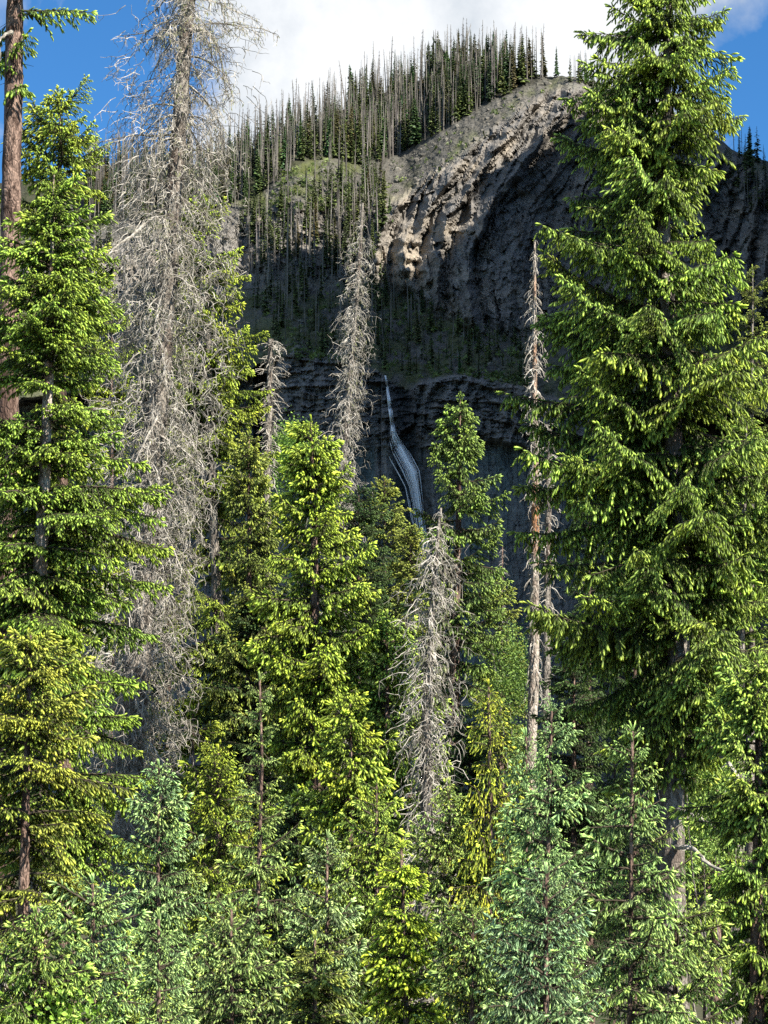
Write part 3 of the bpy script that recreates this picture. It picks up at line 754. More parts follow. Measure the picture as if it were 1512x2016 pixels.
TREES = []
def tree(name, label, cat, style, Y, axis, prof, col, rb, group=None, seed=0, gap=0.30, per=5, pit=(38, -12), miss=0.12, asym=0.0, bark=None, dead=None,
         jit=0.28, cut=2140, clump=0.26, rt=0.012, low=None, lean=0.0):
    """axis: photo points down the stem (top first); prof: (py, half width px)"""
    r = np.random.default_rng(1000 + seed + int(axis[0][0]))
    ax = np.array(axis, float)
    yb = Y + lean
    pts = [pix(np.array([x]), np.array([y]), Y)[0] for x, y in ax]
    g = pts[-1].copy(); last = pts[-1]; dirn = (pts[-1] - pts[-2]); dirn = dirn / -dirn[2] if dirn[2] < 0 else np.array([0, 0, -1.0])
    gz = ground_z(np.array([last[0]]), np.array([Y]))[0] - 0.15
    base = last + dirn * max(0.2, last[2] - gz); base[2] = gz
    pts.append(base); P = np.array(pts)                       # top ... base
    H = P[0, 2] - base[2]
    R = rt + (rb - rt) * ((P[0, 2] - P[:, 2]) / H) ** 0.85; R[-1] *= 1.25
    root = bpy.data.objects.new(name, None); root.empty_display_size = 0.3; COL.objects.link(root); root.location = base
    tag(root, label, cat, group)
    me, t, Q, rr = trunk_mesh(P, R, bark or M_BARK, seed)
    me.transform(Matrix.Identity(4)); tr = obj('trunk', me, root)
    # crown core: leader shoots and short inner twigs
    K = Kit(); O = []; X = []; LS = []; TI = []
    top = P[0] - base
    if not dead:
        for q in range(26):
            u = r.random() ** 1.5 * 0.9; O.append(top - UP * u * 0.7); X.append(r.normal(size=3) * np.array([1, 1, 0.4]) + UP * (0.9 - 0.5 * u)); LS.append((0.05 + 0.03 * r.random()) * (1 if Y < 30 else 1.35)); TI.append(r.uniform(.7, 1))
        for q in range(3): O.append(top); X.append(UP * 1.2 + r.normal(size=3) * 0.25); LS.append(0.09 if Y < 30 else 0.13); TI.append(1)
        LS = np.array(LS); K.stamp(*SHF, O, X, np.tile([1., 0.1, 0], (len(O), 1)), LS, LS * 0.6, 1, np.array(TI))
    for q in range(int(H * 7)):
        z = r.uniform(0.12, 0.97); k = int(z * (len(Q) - 1)); p = Q[k] - base; th = r.uniform(0, 6.28)
        d = np.array([math.cos(th), math.sin(th), r.uniform(-.5, .3)]); lw = r.uniform(0.08, 0.4)
        K.tube(twist(p, d, lw, 4, r, 0.25, 0.2), [0.007, 0.005, 0.004, 0.0025], 0, 3)
    if dead == 'lichen':
        zt = P[0, 2] - base[2]
        for q in range(int(H * (150 if Y == 40 else 55))):
            z = zt * (1 - (0.10 if Y == 40 else 0.03) - r.random() ** 0.8 * 0.72); 
            if z < 0.5: continue
            k = int(np.searchsorted(-Q[:, 2], -(z + base[2]))); k = min(k, len(Q) - 1); ypx = None
            zz = z + base[2]; w = np.interp(-zz, -np.array([pix(np.array([ax[0, 0]]), np.array([float(y)]), Y)[0][2] for y, _ in prof]), [h for _, h in prof]) * Y / F
            th = r.uniform(0, 6.28); rad = w * r.random() ** 0.6 * 0.95; p0 = Q[k] - base + np.array([math.cos(th) * rad, math.sin(th) * rad, -rad * 0.35])
            L0 = r.uniform(0.2, 0.55); a = twist(p0, (math.cos(th), math.sin(th), r.uniform(-.9, .2)), L0, 6, r, 0.35, 0.22); K.tube(a, np.linspace(0.0075, 0.0035, 6), 0, 3)
            for _ in range(3):
                i2 = r.integers(1, 6); K.tube(twist(a[i2], r.normal(size=3) - UP * .8, r.uniform(.1, .3), 4, r, .4, .2), [0.005, 0.004, 0.0035, 0.0025], 0, 3)
    crown = obj('crown', K.mesh('crown', [M_DEAD if dead else M_TWIG, M_NEEDLE]), root); crown.color = (*col, 1)
    # boughs
    cnt = 0
    pz = np.array([p[2] for p in P])[::-1]; pxw = P[::-1]
    kpx = Y / F
    prf = np.array(prof, float)
    zof = lambda y: pix(np.array([ax[0, 0]]), np.array([float(y)]), Y)[0][2]
    z = zof(prf[0, 0]) - 0.10; zend = max(zof(min(cut, prf[-1, 0])), base[2] + 0.25)
    zs = np.array([zof(y) for y in prf[:, 0]])
    th0 = r.uniform(0, 6.28)
    while z > zend:
        hw = np.interp(-z, -zs, prf[:, 1]) * kpx
        c = np.array([np.interp(z, pz, pxw[:, i]) for i in range(3)]) - base
        rel = (P[0, 2] - z) / H
        n = per if hw > 0.25 else max(3, per - 1)
        fill = (1 if style == 'great' else 2) if (not dead and Y < 41 and cnt < 262 and hw > 0.3) else 0
        for q in range(n + fill):
            if r.random() < miss: continue
            th = th0 + q * 6.283 / n + r.normal() * 0.3
            cn = vnoise(np.array([math.cos(th) * 1.1 + 7 + seed]), np.array([z * 0.75 + math.sin(th) * 1.1 + 3 * seed]), 90)[0]   # clumped crown
            if hw > 0.6 and not dead and cn < clump and r.random() < 0.75: continue
            length = hw * np.clip((0.30 + 1.30 * cn if style == 'great' else 0.55 + 0.85 * cn) + jit * 0.7 * r.normal(), 0.35, 1.28) * (1 - asym * math.cos(th))
            if q >= n: length = hw * r.uniform(0.35, 0.6)
            pitch = math.radians(np.interp(rel, [0, 0.12, 0.5, 1], [pit[0], pit[0] * 0.5, (pit[0] * .2 + pit[1]) * .7, pit[1]]) + r.normal() * 8)
            length = max(length / max(0.75, math.cos(pitch)), 0.12)
            fam = BR if not dead else DD
            key = style if not dead else dead
            cand = [s for s in range(5) if (key, s) in fam]
            si = min(cand, key=lambda s: abs(math.log(SIZES[s] / length)))
            vs = fam[key, si]; mesh = vs[int(r.integers(len(vs)))]
            o = bpy.data.objects.new('branch', mesh); COL.objects.link(o); o.parent = crown
            o.location = c + np.array([0, 0, r.normal() * 0.3 * gap])
            s = length / SIZES[si]
            sw = max(s, 0.8) if si > 0 else max(s, 0.55)
            o.rotation_euler = (r.normal() * 0.16, -pitch, th); o.scale = (s, s * r.uniform(0.85, 1.15), sw * (1 if r.random() < 2 else 1))
            cl = r.uniform(0.86, 1.16)
            o.color = (col[0] * cl * r.uniform(.94, 1.08), col[1] * cl, col[2] * cl * r.uniform(.85, 1.15), 1)
            cnt += 1
        z -= gap * np.interp(hw, [0.1, 0.6, 2], [0.45, 0.8, 1.1]) * r.uniform(0.75, 1.25); th0 += 1.1 + r.random()
    TREES.append((label, cnt)); return root


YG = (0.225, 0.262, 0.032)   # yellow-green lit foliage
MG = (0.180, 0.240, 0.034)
DG = (0.046, 0.074, 0.020)  # dark green, deepened so the colour carries the shade of forest hollows
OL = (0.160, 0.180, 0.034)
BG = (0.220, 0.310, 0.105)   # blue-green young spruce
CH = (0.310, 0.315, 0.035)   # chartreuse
SA = 'young spruces at the front of the forest'
T = tree
# --- left side
T('tall_spruce', 'tall spruce at the left edge with bare scaly red-brown trunk, its few boughs high up', 'tree', 'tassel', 33, [(36, -330), (30, 0), (18, 600), (6, 1500), (0, 2016)],
  [(-330, 40), (-150, 160), (60, 150), (150, 120), (175, 60)], MG, 0.20, seed=1, gap=0.55, per=4, miss=0.45, rt=0.10, pit=(10, -15))
T('drooping_spruce', 'shaggy spruce with hanging yellow-green boughs behind the left-edge trunk', 'tree', 'tassel', 44, [(118, 192), (120, 600), (125, 1200), (130, 2016)],
  [(192, 10), (230, 60), (300, 100), (450, 110), (700, 125), (1000, 140), (1300, 150)], YG, 0.2, seed=2, gap=0.34, per=6)
T('layered_spruce', 'bright layered spruce at left whose pale pointed leader stands before the hanging boughs', 'tree', 'flat', 31, [(106, 345), (98, 700), (80, 1100), (70, 2016)],
  [(345, 4), (400, 36), (470, 70), (560, 105), (650, 140), (800, 165), (1000, 195), (1200, 210), (1500, 225), (1700, 230)], MG, 0.19, seed=3, gap=0.27, per=7, bark=M_PEEL)
T('golden_spruce', 'yellowish spruce with rust-tinged layered boughs at lower left', 'tree', 'flat', 28, [(60, 1250), (50, 1600), (40, 2016)],
  [(1250, 20), (1350, 110), (1480, 170), (1600, 195), (1750, 200), (1950, 190), (2100, 190)], (0.225, 0.238, 0.035), 0.11, seed=4, gap=0.26, per=6)
T('dead_spruce', 'huge grey dead spruce draped in lichen, leaning trunk rising past the top of the photo', 'dead tree', 'x', 40,
  [(380, -260), (372, 0), (345, 350), (318, 700), (290, 1050), (262, 1400), (240, 1640), (215, 2016)],
  [(-260, 60), (-80, 130), (60, 165), (200, 140), (320, 130), (450, 135), (700, 140), (900, 130), (1050, 110), (1200, 95), (1330, 120), (1430, 110), (1500, 50)], (1, 1, 1), 0.29, seed=5, gap=0.37, per=6, miss=0.15,
  bark=M_GREYBARK, dead='lichen', rt=0.075, pit=(15, -25), jit=0.45)
T('green_spruce', 'dense green spruce standing right behind the huge lichen-draped dead one', 'tree', 'tassel', 50, [(405, 400), (415, 900), (430, 1250), (432, 2016)],
  [(400, 5), (440, 50), (520, 85), (640, 92), (800, 100), (950, 118), (1100, 130), (1300, 140), (1500, 140)], YG, 0.21, seed=6, gap=0.34, per=6, bark=M_GREYBARK)
T('broken_snag', 'short pale snag top of curled bare twigs left of the cliff', 'dead tree', 'x', 52, [(533, 668), (531, 780), (526, 900), (520, 2016)],
  [(668, 22), (700, 30), (760, 26), (850, 26), (950, 30)], (1, 1, 1), 0.16, seed=7, gap=0.15, per=5, dead='bare', bark=M_GREYBARK, rt=0.06)
T('filler_spruce', 'green spruce filling the gap between lichen-draped dead tree and short pale snag', 'tree', 'tassel', 47, [(490, 860), (490, 2016)],
  [(860, 10), (950, 50), (1050, 75), (1200, 95), (1500, 110), (1700, 110)], OL, 0.17, seed=8, gap=0.32, per=6)
T('pale_spruce', 'bright yellow-green spruce with a spindly top, left of the leaning grey snag', 'tree', 'tassel', 37, [(612, 832), (618, 1000), (622, 1300), (625, 2016)],
  [(832, 6), (900, 42), (960, 62), (1050, 82), (1150, 100), (1300, 118), (1400, 115), (1500, 85), (1700, 80), (1800, 80)], (0.225, 0.275, 0.034), 0.18, seed=9, gap=0.25, per=7)
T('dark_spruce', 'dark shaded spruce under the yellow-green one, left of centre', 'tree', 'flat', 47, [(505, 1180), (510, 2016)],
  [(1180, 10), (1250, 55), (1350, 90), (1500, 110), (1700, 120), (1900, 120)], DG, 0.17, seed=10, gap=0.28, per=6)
T('leaning_snag', 'tall slender dead snag with curled grey twigs leaning before the mountain slope', 'dead tree', 'x', 60, [(714, 400), (704, 560), (690, 720), (680, 860), (668, 1010), (650, 1400), (640, 2016)],
  [(400, 6), (440, 16), (520, 23), (600, 28), (700, 25), (760, 28), (830, 34), (950, 33), (1050, 30)], (1, 1, 1), 0.19, seed=11, gap=0.24, per=5, miss=0.1, dead='lichen', bark=M_GREYBARK, rt=0.035, pit=(0, -40))
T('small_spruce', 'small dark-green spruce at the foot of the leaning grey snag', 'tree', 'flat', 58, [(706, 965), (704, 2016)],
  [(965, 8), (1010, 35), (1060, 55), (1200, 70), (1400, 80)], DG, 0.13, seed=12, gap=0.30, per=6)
T('olive_fir', 'olive pointed fir directly below the waterfall', 'tree', 'fir', 62, [(757, 945), (757, 2016)],
  [(945, 4), (990, 25), (1050, 45), (1120, 62), (1220, 80), (1350, 95), (1500, 95)], OL, 0.15, seed=13, gap=0.28, per=7)
T('olive_fir', 'small rounded olive fir just right of the pointed fir below the waterfall', 'tree', 'fir', 60, [(808, 1038), (806, 2016)],
  [(1038, 10), (1070, 26), (1150, 36), (1300, 55), (1450, 60)], OL, 0.11, seed=14, gap=0.24, per=7)
T('shadow_spruce', 'dark ragged spruce with a sunlit crown tip in front of the pale cliff wall', 'tree', 'tassel', 44, [(906, 788), (903, 1000), (896, 1300), (890, 1560), (885, 2016)],
  [(788, 5), (830, 32), (880, 45), (950, 72), (1050, 84), (1150, 88), (1300, 92), (1450, 75), (1520, 40)], (0.14, 0.19, 0.04), 0.19, seed=15, gap=0.33, per=6, miss=0.12, clump=0.4, jit=0.35, pit=(25, -18))
T('dead_spruce', 'grey dead spruce thick with lichen twigs in front of the dark ragged spruce', 'dead tree', 'x', 36, [(868, 1000), (858, 1100), (848, 1250), (840, 1400), (836, 2016)],
  [(1000, 8), (1050, 32), (1120, 44), (1250, 50), (1350, 52), (1450, 50), (1540, 34)], (1, 1, 1), 0.15, seed=16, gap=0.24, per=6, miss=0.1, dead='lichen', bark=M_GREYBARK, rt=0.02, pit=(10, -30))
T('thin_snag', 'thin little dead snag before the foot of the pale cliff', 'dead tree', 'x', 78, [(989, 1075), (990, 2016)],
  [(1075, 4), (1120, 14), (1200, 18), (1300, 20)], (1, 1, 1), 0.10, seed=17, gap=0.22, per=4, dead='bare', rt=0.02)
T('olive_fir', 'olive fir with a narrow tip between the ragged spruce and the straight dead trunk', 'tree', 'fir', 64, [(985, 1140), (985, 2016)],
  [(1140, 4), (1190, 26), (1260, 42), (1340, 52), (1500, 60)], OL, 0.12, seed=18, gap=0.24, per=7)
T('straight_snag', 'straight dead trunk with down-curved bare twigs and orange peeling bark near its foot', 'dead tree', 'x', 46, [(1053, 476), (1052, 700), (1054, 1000), (1052, 1300), (1045, 1500), (1040, 2016)],
  [(476, 6), (560, 22), (620, 36), (700, 44), (800, 36), (900, 26), (1100, 28), (1300, 34), (1400, 28)], (1, 1, 1), 0.15, seed=19, gap=0.24, per=5, dead='bare', bark=M_PEEL, rt=0.02, pit=(5, -25))
T('second_snag', 'shorter bare trunk half hidden just behind the straight dead one', 'dead tree', 'x', 49, [(1082, 845), (1078, 1100), (1074, 1500), (1072, 2016)],
  [(845, 12), (950, 26), (1100, 30), (1300, 34)], (1, 1, 1), 0.13, seed=20, gap=0.34, per=4, dead='bare', bark=M_GREYBARK, rt=0.05)
# --- the great spruce on the right
T('great_spruce', 'great dark-hearted spruce filling the right side, tallest of all, with thick tasselled boughs', 'tree', 'great', 38,
  [(1326, -420), (1318, 0), (1305, 400), (1325, 850), (1338, 1100), (1335, 1350), (1322, 1600), (1330, 2016)],
  [(-420, 5), (-190, 55), (0, 84), (60, 92), (120, 150), (165, 128), (215, 165), (270, 205), (330, 180), (410, 172), (470, 205), (560, 215), (610, 190), (680, 245), (850, 245), (1000, 235), (1200, 240), (1320, 215), (1420, 150), (1540, 60)], (0.195, 0.250, 0.040), 0.24, seed=21, gap=0.37, per=7, miss=0.08, jit=0.36, asym=0.10, clump=0.40, pit=(25, -8), bark=M_GREYBARK)
T('thin_spruce', 'thin yellowish spruce with its grey stem showing at the upper right edge', 'tree', 'flat', 56, [(1482, 530), (1480, 900), (1478, 2016)],
  [(530, 6), (580, 40), (700, 55), (850, 65), (1000, 75), (1300, 85)], OL, 0.15, seed=22, gap=0.42, per=5, miss=0.25, bark=M_GREYBARK)
T('edge_spruce', 'green spruce with bare trunk glimpsed beside the great right-hand one', 'tree', 'flat', 50, [(1470, 830), (1460, 1200), (1450, 2016)],
  [(830, 10), (900, 50), (1000, 80), (1150, 95), (1400, 105)], MG, 0.17, seed=23, gap=0.34, per=6, miss=0.2, bark=M_GREYBARK)
T('broad_spruce', 'broad fresh green spruce in the lower right corner', 'tree', 'tassel', 30, [(1492, 1300), (1490, 2016)],
  [(1300, 10), (1380, 60), (1480, 95), (1600, 130), (1750, 150), (1900, 165), (2100, 175)], (0.20, 0.265, 0.045), 0.14, seed=24, gap=0.30, per=6)
# --- middle rows
T('chartreuse_spruce', 'vivid yellow weeping spruce with a narrow top right of centre', 'tree', 'weep', 27, [(962, 1352), (966, 1600), (962, 2016)],
  [(1352, 4), (1400, 18), (1450, 26), (1540, 42), (1580, 70), (1680, 80), (1800, 95), (1950, 100)], CH, 0.06, seed=25, gap=0.20, per=6, jit=0.4)
T('blue_spruce', 'young blue-green spruce with upright leader in front of the orange peeling trunk', 'tree', 'young', 21, [(1086, 1400), (1078, 1700), (1070, 2016)],
  [(1400, 4), (1450, 24), (1520, 55), (1620, 75), (1700, 66), (1800, 95), (1900, 125), (2050, 140)], BG, 0.028, SA, seed=26, gap=0.21, per=6)
T('blue_spruce', 'second small blue-green leader just left of the orange peeling trunk base', 'tree', 'young', 23, [(1036, 1450), (1034, 2016)],
  [(1450, 4), (1510, 40), (1600, 60), (1700, 75), (1850, 90), (2050, 110)], BG, 0.035, SA, seed=27, gap=0.19, per=6)
T('blue_spruce', 'open young spruce with clear candelabra leader before the black hollow at right', 'tree', 'young', 19, [(1245, 1440), (1243, 1700), (1240, 2016)],
  [(1440, 3), (1490, 30), (1545, 45), (1600, 62), (1700, 95), (1800, 115), (1950, 150), (2080, 165)], (0.225, 0.30, 0.085), 0.025, SA, seed=28, gap=0.27, per=5, pit=(28, 0))
T('blue_spruce', 'slim young spruce with clustered whorls against the black gap left of centre', 'tree', 'young', 25, [(511, 1338), (516, 1500), (508, 1750), (505, 2016)],
  [(1338, 3), (1380, 26), (1420, 40), (1520, 44), (1600, 42), (1660, 70), (1750, 95), (1900, 120), (2050, 125)], (0.235, 0.30, 0.085), 0.031, SA, seed=29, gap=0.26, per=5, pit=(20, -5))
T('blue_spruce', 'bluish young spruce with rounded top beneath the lichen-draped twigs', 'tree', 'young', 24, [(312, 1512), (312, 2016)],
  [(1512, 10), (1580, 50), (1680, 75), (1800, 90), (1950, 105), (2080, 110)], (0.22, 0.30, 0.11), 0.028, SA, seed=30, gap=0.20, per=6)
T('blue_spruce', 'palest blue-green young spruce at lower left below the leaning trunk', 'tree', 'young', 20, [(182, 1740), (184, 2016)],
  [(1740, 6), (1790, 60), (1860, 85), (1950, 100), (2080, 110)], BG, 0.035, SA, seed=31, gap=0.18, per=6)
T('young_spruce', 'green young spruce between the slim whorled one and the bluish one', 'tree', 'young', 27, [(430, 1480), (428, 2016)],
  [(1480, 8), (1550, 60), (1650, 85), (1800, 95), (2000, 105)], YG, 0.037, SA, seed=32, gap=0.20, per=6)
T('young_spruce', 'little pale-tipped spruce at the bottom beside the palest blue-green one', 'tree', 'young', 19, [(312, 1810), (312, 2016)],
  [(1810, 5), (1860, 40), (1940, 65), (2080, 80)], (0.235, 0.31, 0.10), 0.025, SA, seed=33, gap=0.17, per=6)
T('young_spruce', 'tiny silvery leader poking from the dark gap below centre-left', 'tree', 'young', 24, [(644, 1650), (642, 2016)],
  [(1650, 3), (1690, 28), (1760, 45), (1850, 70), (2050, 90)], (0.24, 0.30, 0.11), 0.03, SA, seed=34, gap=0.20, per=5)
T('young_spruce', 'bright green young spruce with bare needle of a leader at bottom centre', 'tree', 'young', 25, [(741, 1540), (742, 2016)],
  [(1552, 3), (1580, 35), (1650, 65), (1750, 85), (1900, 105), (2050, 110)], (0.235, 0.295, 0.05), 0.031, SA, seed=35, gap=0.19, per=6)
T('young_spruce', 'lemon-green narrow young spruce at bottom centre, brightest of its row', 'tree', 'flat', 22, [(790, 1670), (800, 2016)],
  [(1670, 4), (1730, 32), (1850, 52), (2050, 70)], (0.275, 0.325, 0.030), 0.04, SA, seed=36, gap=0.17, per=6)
T('young_spruce', 'pale green young spruce left of the vivid yellow weeping one', 'tree', 'young', 27, [(885, 1545), (884, 2016)],
  [(1545, 4), (1600, 45), (1700, 70), (1850, 85), (2050, 95)], (0.235, 0.29, 0.07), 0.031, SA, seed=37, gap=0.20, per=6)
T('mid_spruce', 'fresh green spruce in the middle rows between yellow-green spruce and lichen tree', 'tree', 'tassel', 37, [(762, 1215), (762, 2016)],
  [(1215, 10), (1270, 50), (1350, 75), (1450, 95), (1600, 105), (1750, 110)], (0.215, 0.285, 0.05), 0.14, seed=38, gap=0.27, per=6)
T('mid_spruce', 'green spruce just above the bright needle-tipped young one', 'tree', 'tassel', 32, [(690, 1385), (690, 2016)],
  [(1385, 10), (1440, 50), (1550, 85), (1700, 100), (1900, 110), (2050, 110)], YG, 0.13, seed=39, gap=0.27, per=6)
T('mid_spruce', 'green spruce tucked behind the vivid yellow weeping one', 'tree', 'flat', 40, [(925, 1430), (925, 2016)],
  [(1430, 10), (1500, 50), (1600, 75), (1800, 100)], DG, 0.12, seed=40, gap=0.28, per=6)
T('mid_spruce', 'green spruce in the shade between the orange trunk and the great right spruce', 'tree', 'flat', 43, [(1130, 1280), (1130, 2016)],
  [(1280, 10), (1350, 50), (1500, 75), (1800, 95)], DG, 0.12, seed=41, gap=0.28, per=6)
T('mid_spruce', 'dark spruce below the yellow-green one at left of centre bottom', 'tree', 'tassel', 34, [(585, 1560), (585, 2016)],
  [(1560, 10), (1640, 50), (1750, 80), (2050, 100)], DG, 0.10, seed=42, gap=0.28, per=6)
T('front_spruce', 'blue-tinged spruce with heavy low boughs at the bottom right of centre', 'tree', 'young', 18, [(1075, 1720), (1075, 2016)],
  [(1720, 10), (1790, 70), (1880, 105), (1980, 130), (2100, 140)], (0.17, 0.24, 0.11), 0.04, SA, seed=43, gap=0.2, per=6)
T('front_spruce', 'green low spruce at the very bottom under the open candelabra one', 'tree', 'young', 20, [(1330, 1790), (1330, 2016)],
  [(1790, 10), (1850, 70), (1950, 100), (2100, 120)], (0.22, 0.285, 0.07), 0.04, SA, seed=44, gap=0.2, per=6)
T('front_spruce', 'pale low spruce at bottom centre-left before the slim whorled one', 'tree', 'young', 20, [(455, 1790), (455, 2016)],
  [(1790, 10), (1850, 60), (1950, 90), (2100, 110)], (0.235, 0.29, 0.085), 0.035, SA, seed=45, gap=0.2, per=6)
T('front_spruce', 'dim olive low spruce at the bottom edge left of the lemon-green one', 'tree', 'flat', 23, [(620, 1850), (620, 2016)],
  [(1850, 10), (1900, 50), (2000, 80), (2100, 90)], OL, 0.04, SA, seed=46, gap=0.18, per=6)
T('front_spruce', 'small green spruce at the bottom edge under the vivid yellow one', 'tree', 'young', 21, [(930, 1800), (930, 2016)],
  [(1800, 10), (1850, 50), (1950, 80), (2100, 95)], (0.20, 0.26, 0.07), 0.035, SA, seed=47, gap=0.18, per=6)
T('front_spruce', 'fresh green low spruce at the bottom left before the golden layered one', 'tree', 'young', 19, [(70, 1800), (70, 2016)],
  [(1800, 8), (1860, 60), (1950, 90), (2100, 110)], (0.22, 0.285, 0.06), 0.025, SA, seed=48, gap=0.18, per=6)
T('front_spruce', 'small yellow-green spruce squeezed between the two pale bottom-left ones', 'tree', 'young', 21, [(250, 1850), (250, 2016)],
  [(1850, 6), (1900, 40), (1980, 65), (2100, 80)], (0.24, 0.285, 0.05), 0.025, SA, seed=49, gap=0.18, per=6)
# --- deeper rows: spruces seen through the gaps
BK = 'spruces deep in the forest behind the front rows'
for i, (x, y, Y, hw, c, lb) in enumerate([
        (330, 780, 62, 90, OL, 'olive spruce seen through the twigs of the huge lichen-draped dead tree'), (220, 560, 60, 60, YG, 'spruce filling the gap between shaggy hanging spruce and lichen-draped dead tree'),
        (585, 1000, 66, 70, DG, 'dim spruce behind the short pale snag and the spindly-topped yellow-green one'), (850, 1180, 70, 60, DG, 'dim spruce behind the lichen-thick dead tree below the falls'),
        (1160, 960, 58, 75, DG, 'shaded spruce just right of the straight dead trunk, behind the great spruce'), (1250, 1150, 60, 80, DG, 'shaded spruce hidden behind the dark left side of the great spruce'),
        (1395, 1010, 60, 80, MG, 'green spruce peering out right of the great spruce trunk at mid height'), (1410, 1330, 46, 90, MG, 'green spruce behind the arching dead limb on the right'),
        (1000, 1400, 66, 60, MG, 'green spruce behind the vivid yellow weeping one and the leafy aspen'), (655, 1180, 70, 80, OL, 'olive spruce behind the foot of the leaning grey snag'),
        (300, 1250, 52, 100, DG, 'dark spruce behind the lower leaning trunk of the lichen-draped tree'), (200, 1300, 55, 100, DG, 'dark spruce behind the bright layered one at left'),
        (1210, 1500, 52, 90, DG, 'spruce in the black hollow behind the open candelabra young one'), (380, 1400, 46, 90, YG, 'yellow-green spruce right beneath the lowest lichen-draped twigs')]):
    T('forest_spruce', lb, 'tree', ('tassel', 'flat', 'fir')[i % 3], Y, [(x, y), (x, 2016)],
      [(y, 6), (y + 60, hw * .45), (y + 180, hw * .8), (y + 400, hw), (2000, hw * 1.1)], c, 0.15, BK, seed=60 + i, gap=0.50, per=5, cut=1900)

# ---------------------------------------------------------------- broad-leaved bushes
def leaf_bush(name, label, Y, cx, cy, rx, ry, n, col, seed, cat='bush'):
    r = np.random.default_rng(seed); K = Kit(); base = pix(np.array([float(cx)]), np.array([float(cy)]), Y)[0]
    k = Y / F; top = base[2] + ry * k; gz = ground_z(np.array([base[0]]), np.array([float(Y)]))[0]
    base = np.array([base[0], Y, gz - 0.1]); H = top - gz
    root = bpy.data.objects.new(name, None); COL.objects.link(root); root.location = base; tag(root, label, cat)
    S = Kit(); tips = []
    for q in range(6):
        th = r.uniform(0, 6.28); P = twist((0.1 * math.cos(th), 0.1 * math.sin(th), 0), (0.12 * math.cos(th), 0.12 * math.sin(th), 1), H * r.uniform(.8, 1), 14, r, 0.06, -0.02)
        S.tube(P, np.linspace(0.03, 0.006, 14), 0, 5); tips.append(P)
    obj('trunk', S.mesh('bush_stems', [M_GREYBARK]), root)
    cz = H - ry * k
    ncl = max(14, n // 300); C = r.normal(size=(ncl, 3)); C /= np.linalg.norm(C, axis=1)[:, None]; C *= r.random((ncl, 1)) ** 0.4
    C = C * np.array([rx * k, rx * k, ry * k]) + np.array([0, 0, cz])
    O = C[r.integers(0, ncl, n)] + r.normal(size=(n, 3)) * 0.20
    TV = np.array([(0, 0, 0), (0.5, 0.38, 0.05), (1, 0, -0.05), (0.5, -0.38, 0.05)]); TT = np.array([(0, 2, 1), (0, 3, 2)])
    L = r.uniform(0.035, 0.06, n)
    K.stamp(TV, TT, np.ones(4), O, r.normal(size=(n, 3)) - UP * 0.3, r.normal(size=(n, 3)) + UP * 0.6, L, L, 0, r.uniform(0.4, 1, n))
    o = obj('foliage', K.mesh('foliage', [M_NEEDLE]), root); o.color = (*col, 1); o['kind'] = 'stuff'

leaf_bush('aspen', 'bright green young aspen with small fluttering leaves beside the yellow-green spruce', 54, 570, 905, 40, 75, 5000, (0.12, 0.19, 0.035), 11, 'tree')
leaf_bush('aspen', 'leafy green aspen between the olive fir and the orange peeling trunk', 52, 1008, 1350, 42, 120, 5500, (0.075, 0.115, 0.025), 12, 'tree')
leaf_bush('leafy_bush', 'vivid green leafy bush at the very bottom left', 19, 105, 2035, 60, 50, 2500, (0.12, 0.19, 0.025), 13)
leaf_bush('leafy_bush', 'sparse pale leafy shrub in the gap right of the great spruce trunk', 42, 1400, 1560, 70, 120, 7000, (0.17, 0.24, 0.06), 14)

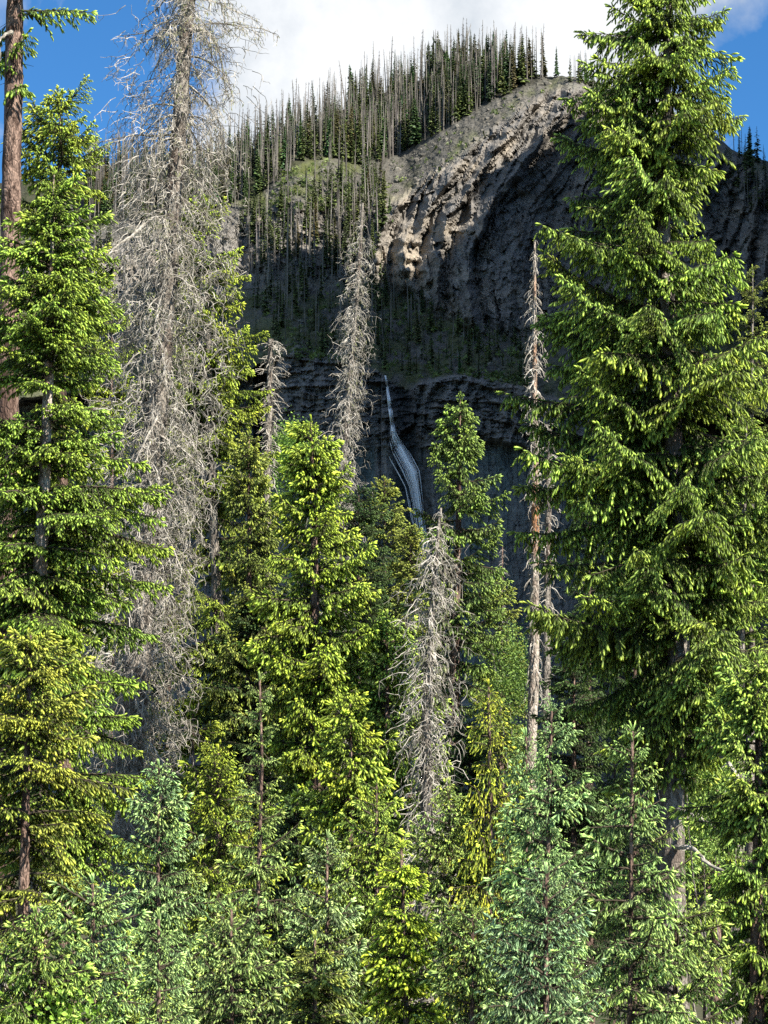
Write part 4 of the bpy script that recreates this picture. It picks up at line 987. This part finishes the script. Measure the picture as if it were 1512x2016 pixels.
# ---------------------------------------------------------------- loose dead limbs that stand out
def limb(name, label, Y, pts, r0, seed, cat='dead branch', twigs=14, dy=-1.2):
    r = np.random.default_rng(seed); n = len(pts)
    P = np.array([pix(np.array([float(x)]), np.array([float(y)]), Y + dy * (i / (n - 1)))[0] for i, (x, y) in enumerate(pts)])
    t = np.linspace(0, 1, n); tt = np.linspace(0, 1, 24); Q = np.stack([np.interp(tt, t, P[:, c]) for c in range(3)], 1)
    Q[1:-1] = (Q[:-2] + Q[1:-1] * 2 + Q[2:]) / 4 + r.normal(size=(22, 3)) * 0.006
    K = Kit(); K.tube(Q - Q[0], np.linspace(r0, r0 * 0.3, 24), 0, 6)
    for q in range(twigs):
        i = r.integers(6, 24); K.tube(twist(Q[i] - Q[0], r.normal(size=3) - UP * .3, r.uniform(.15, .45), 6, r, .3, .1), np.linspace(r0 * .25, 0.003, 6), 0, 3)
    o = obj(name, K.mesh(name, [M_DEAD]), loc=Q[0]); tag(o, label, cat)
limb('dead_limb', 'thick curved dead limb arching down right from the great spruce trunk', 37.8, [(1336, 1428), (1360, 1438), (1395, 1468), (1430, 1498), (1455, 1530), (1452, 1560), (1438, 1585)], 0.05, 1)
limb('dead_limb', 'short grey dead limb below the arching one on the great spruce trunk', 37.8, [(1332, 1592), (1355, 1600), (1390, 1618), (1420, 1640)], 0.035, 2, twigs=6)
limb('dead_limb', 'dark thick low limb of the great spruce above the corner spruce', 37.8, [(1330, 1668), (1360, 1668), (1400, 1705), (1440, 1720)], 0.05, 3, twigs=5)
limb('dead_limb', 'pale tangle of bare twigs at the bottom left corner', 27, [(-10, 1960), (15, 1925), (22, 1890), (12, 1860)], 0.02, 4, twigs=16, dy=-0.4)
limb('dead_limb', 'straight whitened limb slanting down left out of the lichen-draped tree', 38.5, [(285, 440), (262, 462), (228, 486), (214, 500)], 0.03, 5, twigs=8, dy=-0.6)
limb('dead_limb', 'curved pale limb at the left edge crossing the scaly trunk', 32.5, [(24, 62), (14, 66), (0, 78), (-20, 110)], 0.03, 6, twigs=3, dy=-0.5)
print('TREES', len(TREES), 'branches', sum(c for _, c in TREES), 'max', max(TREES, key=lambda t: t[1]))
print('tris', sum(len(m.polygons) for m in bpy.data.meshes), 'objs', len(bpy.data.objects))
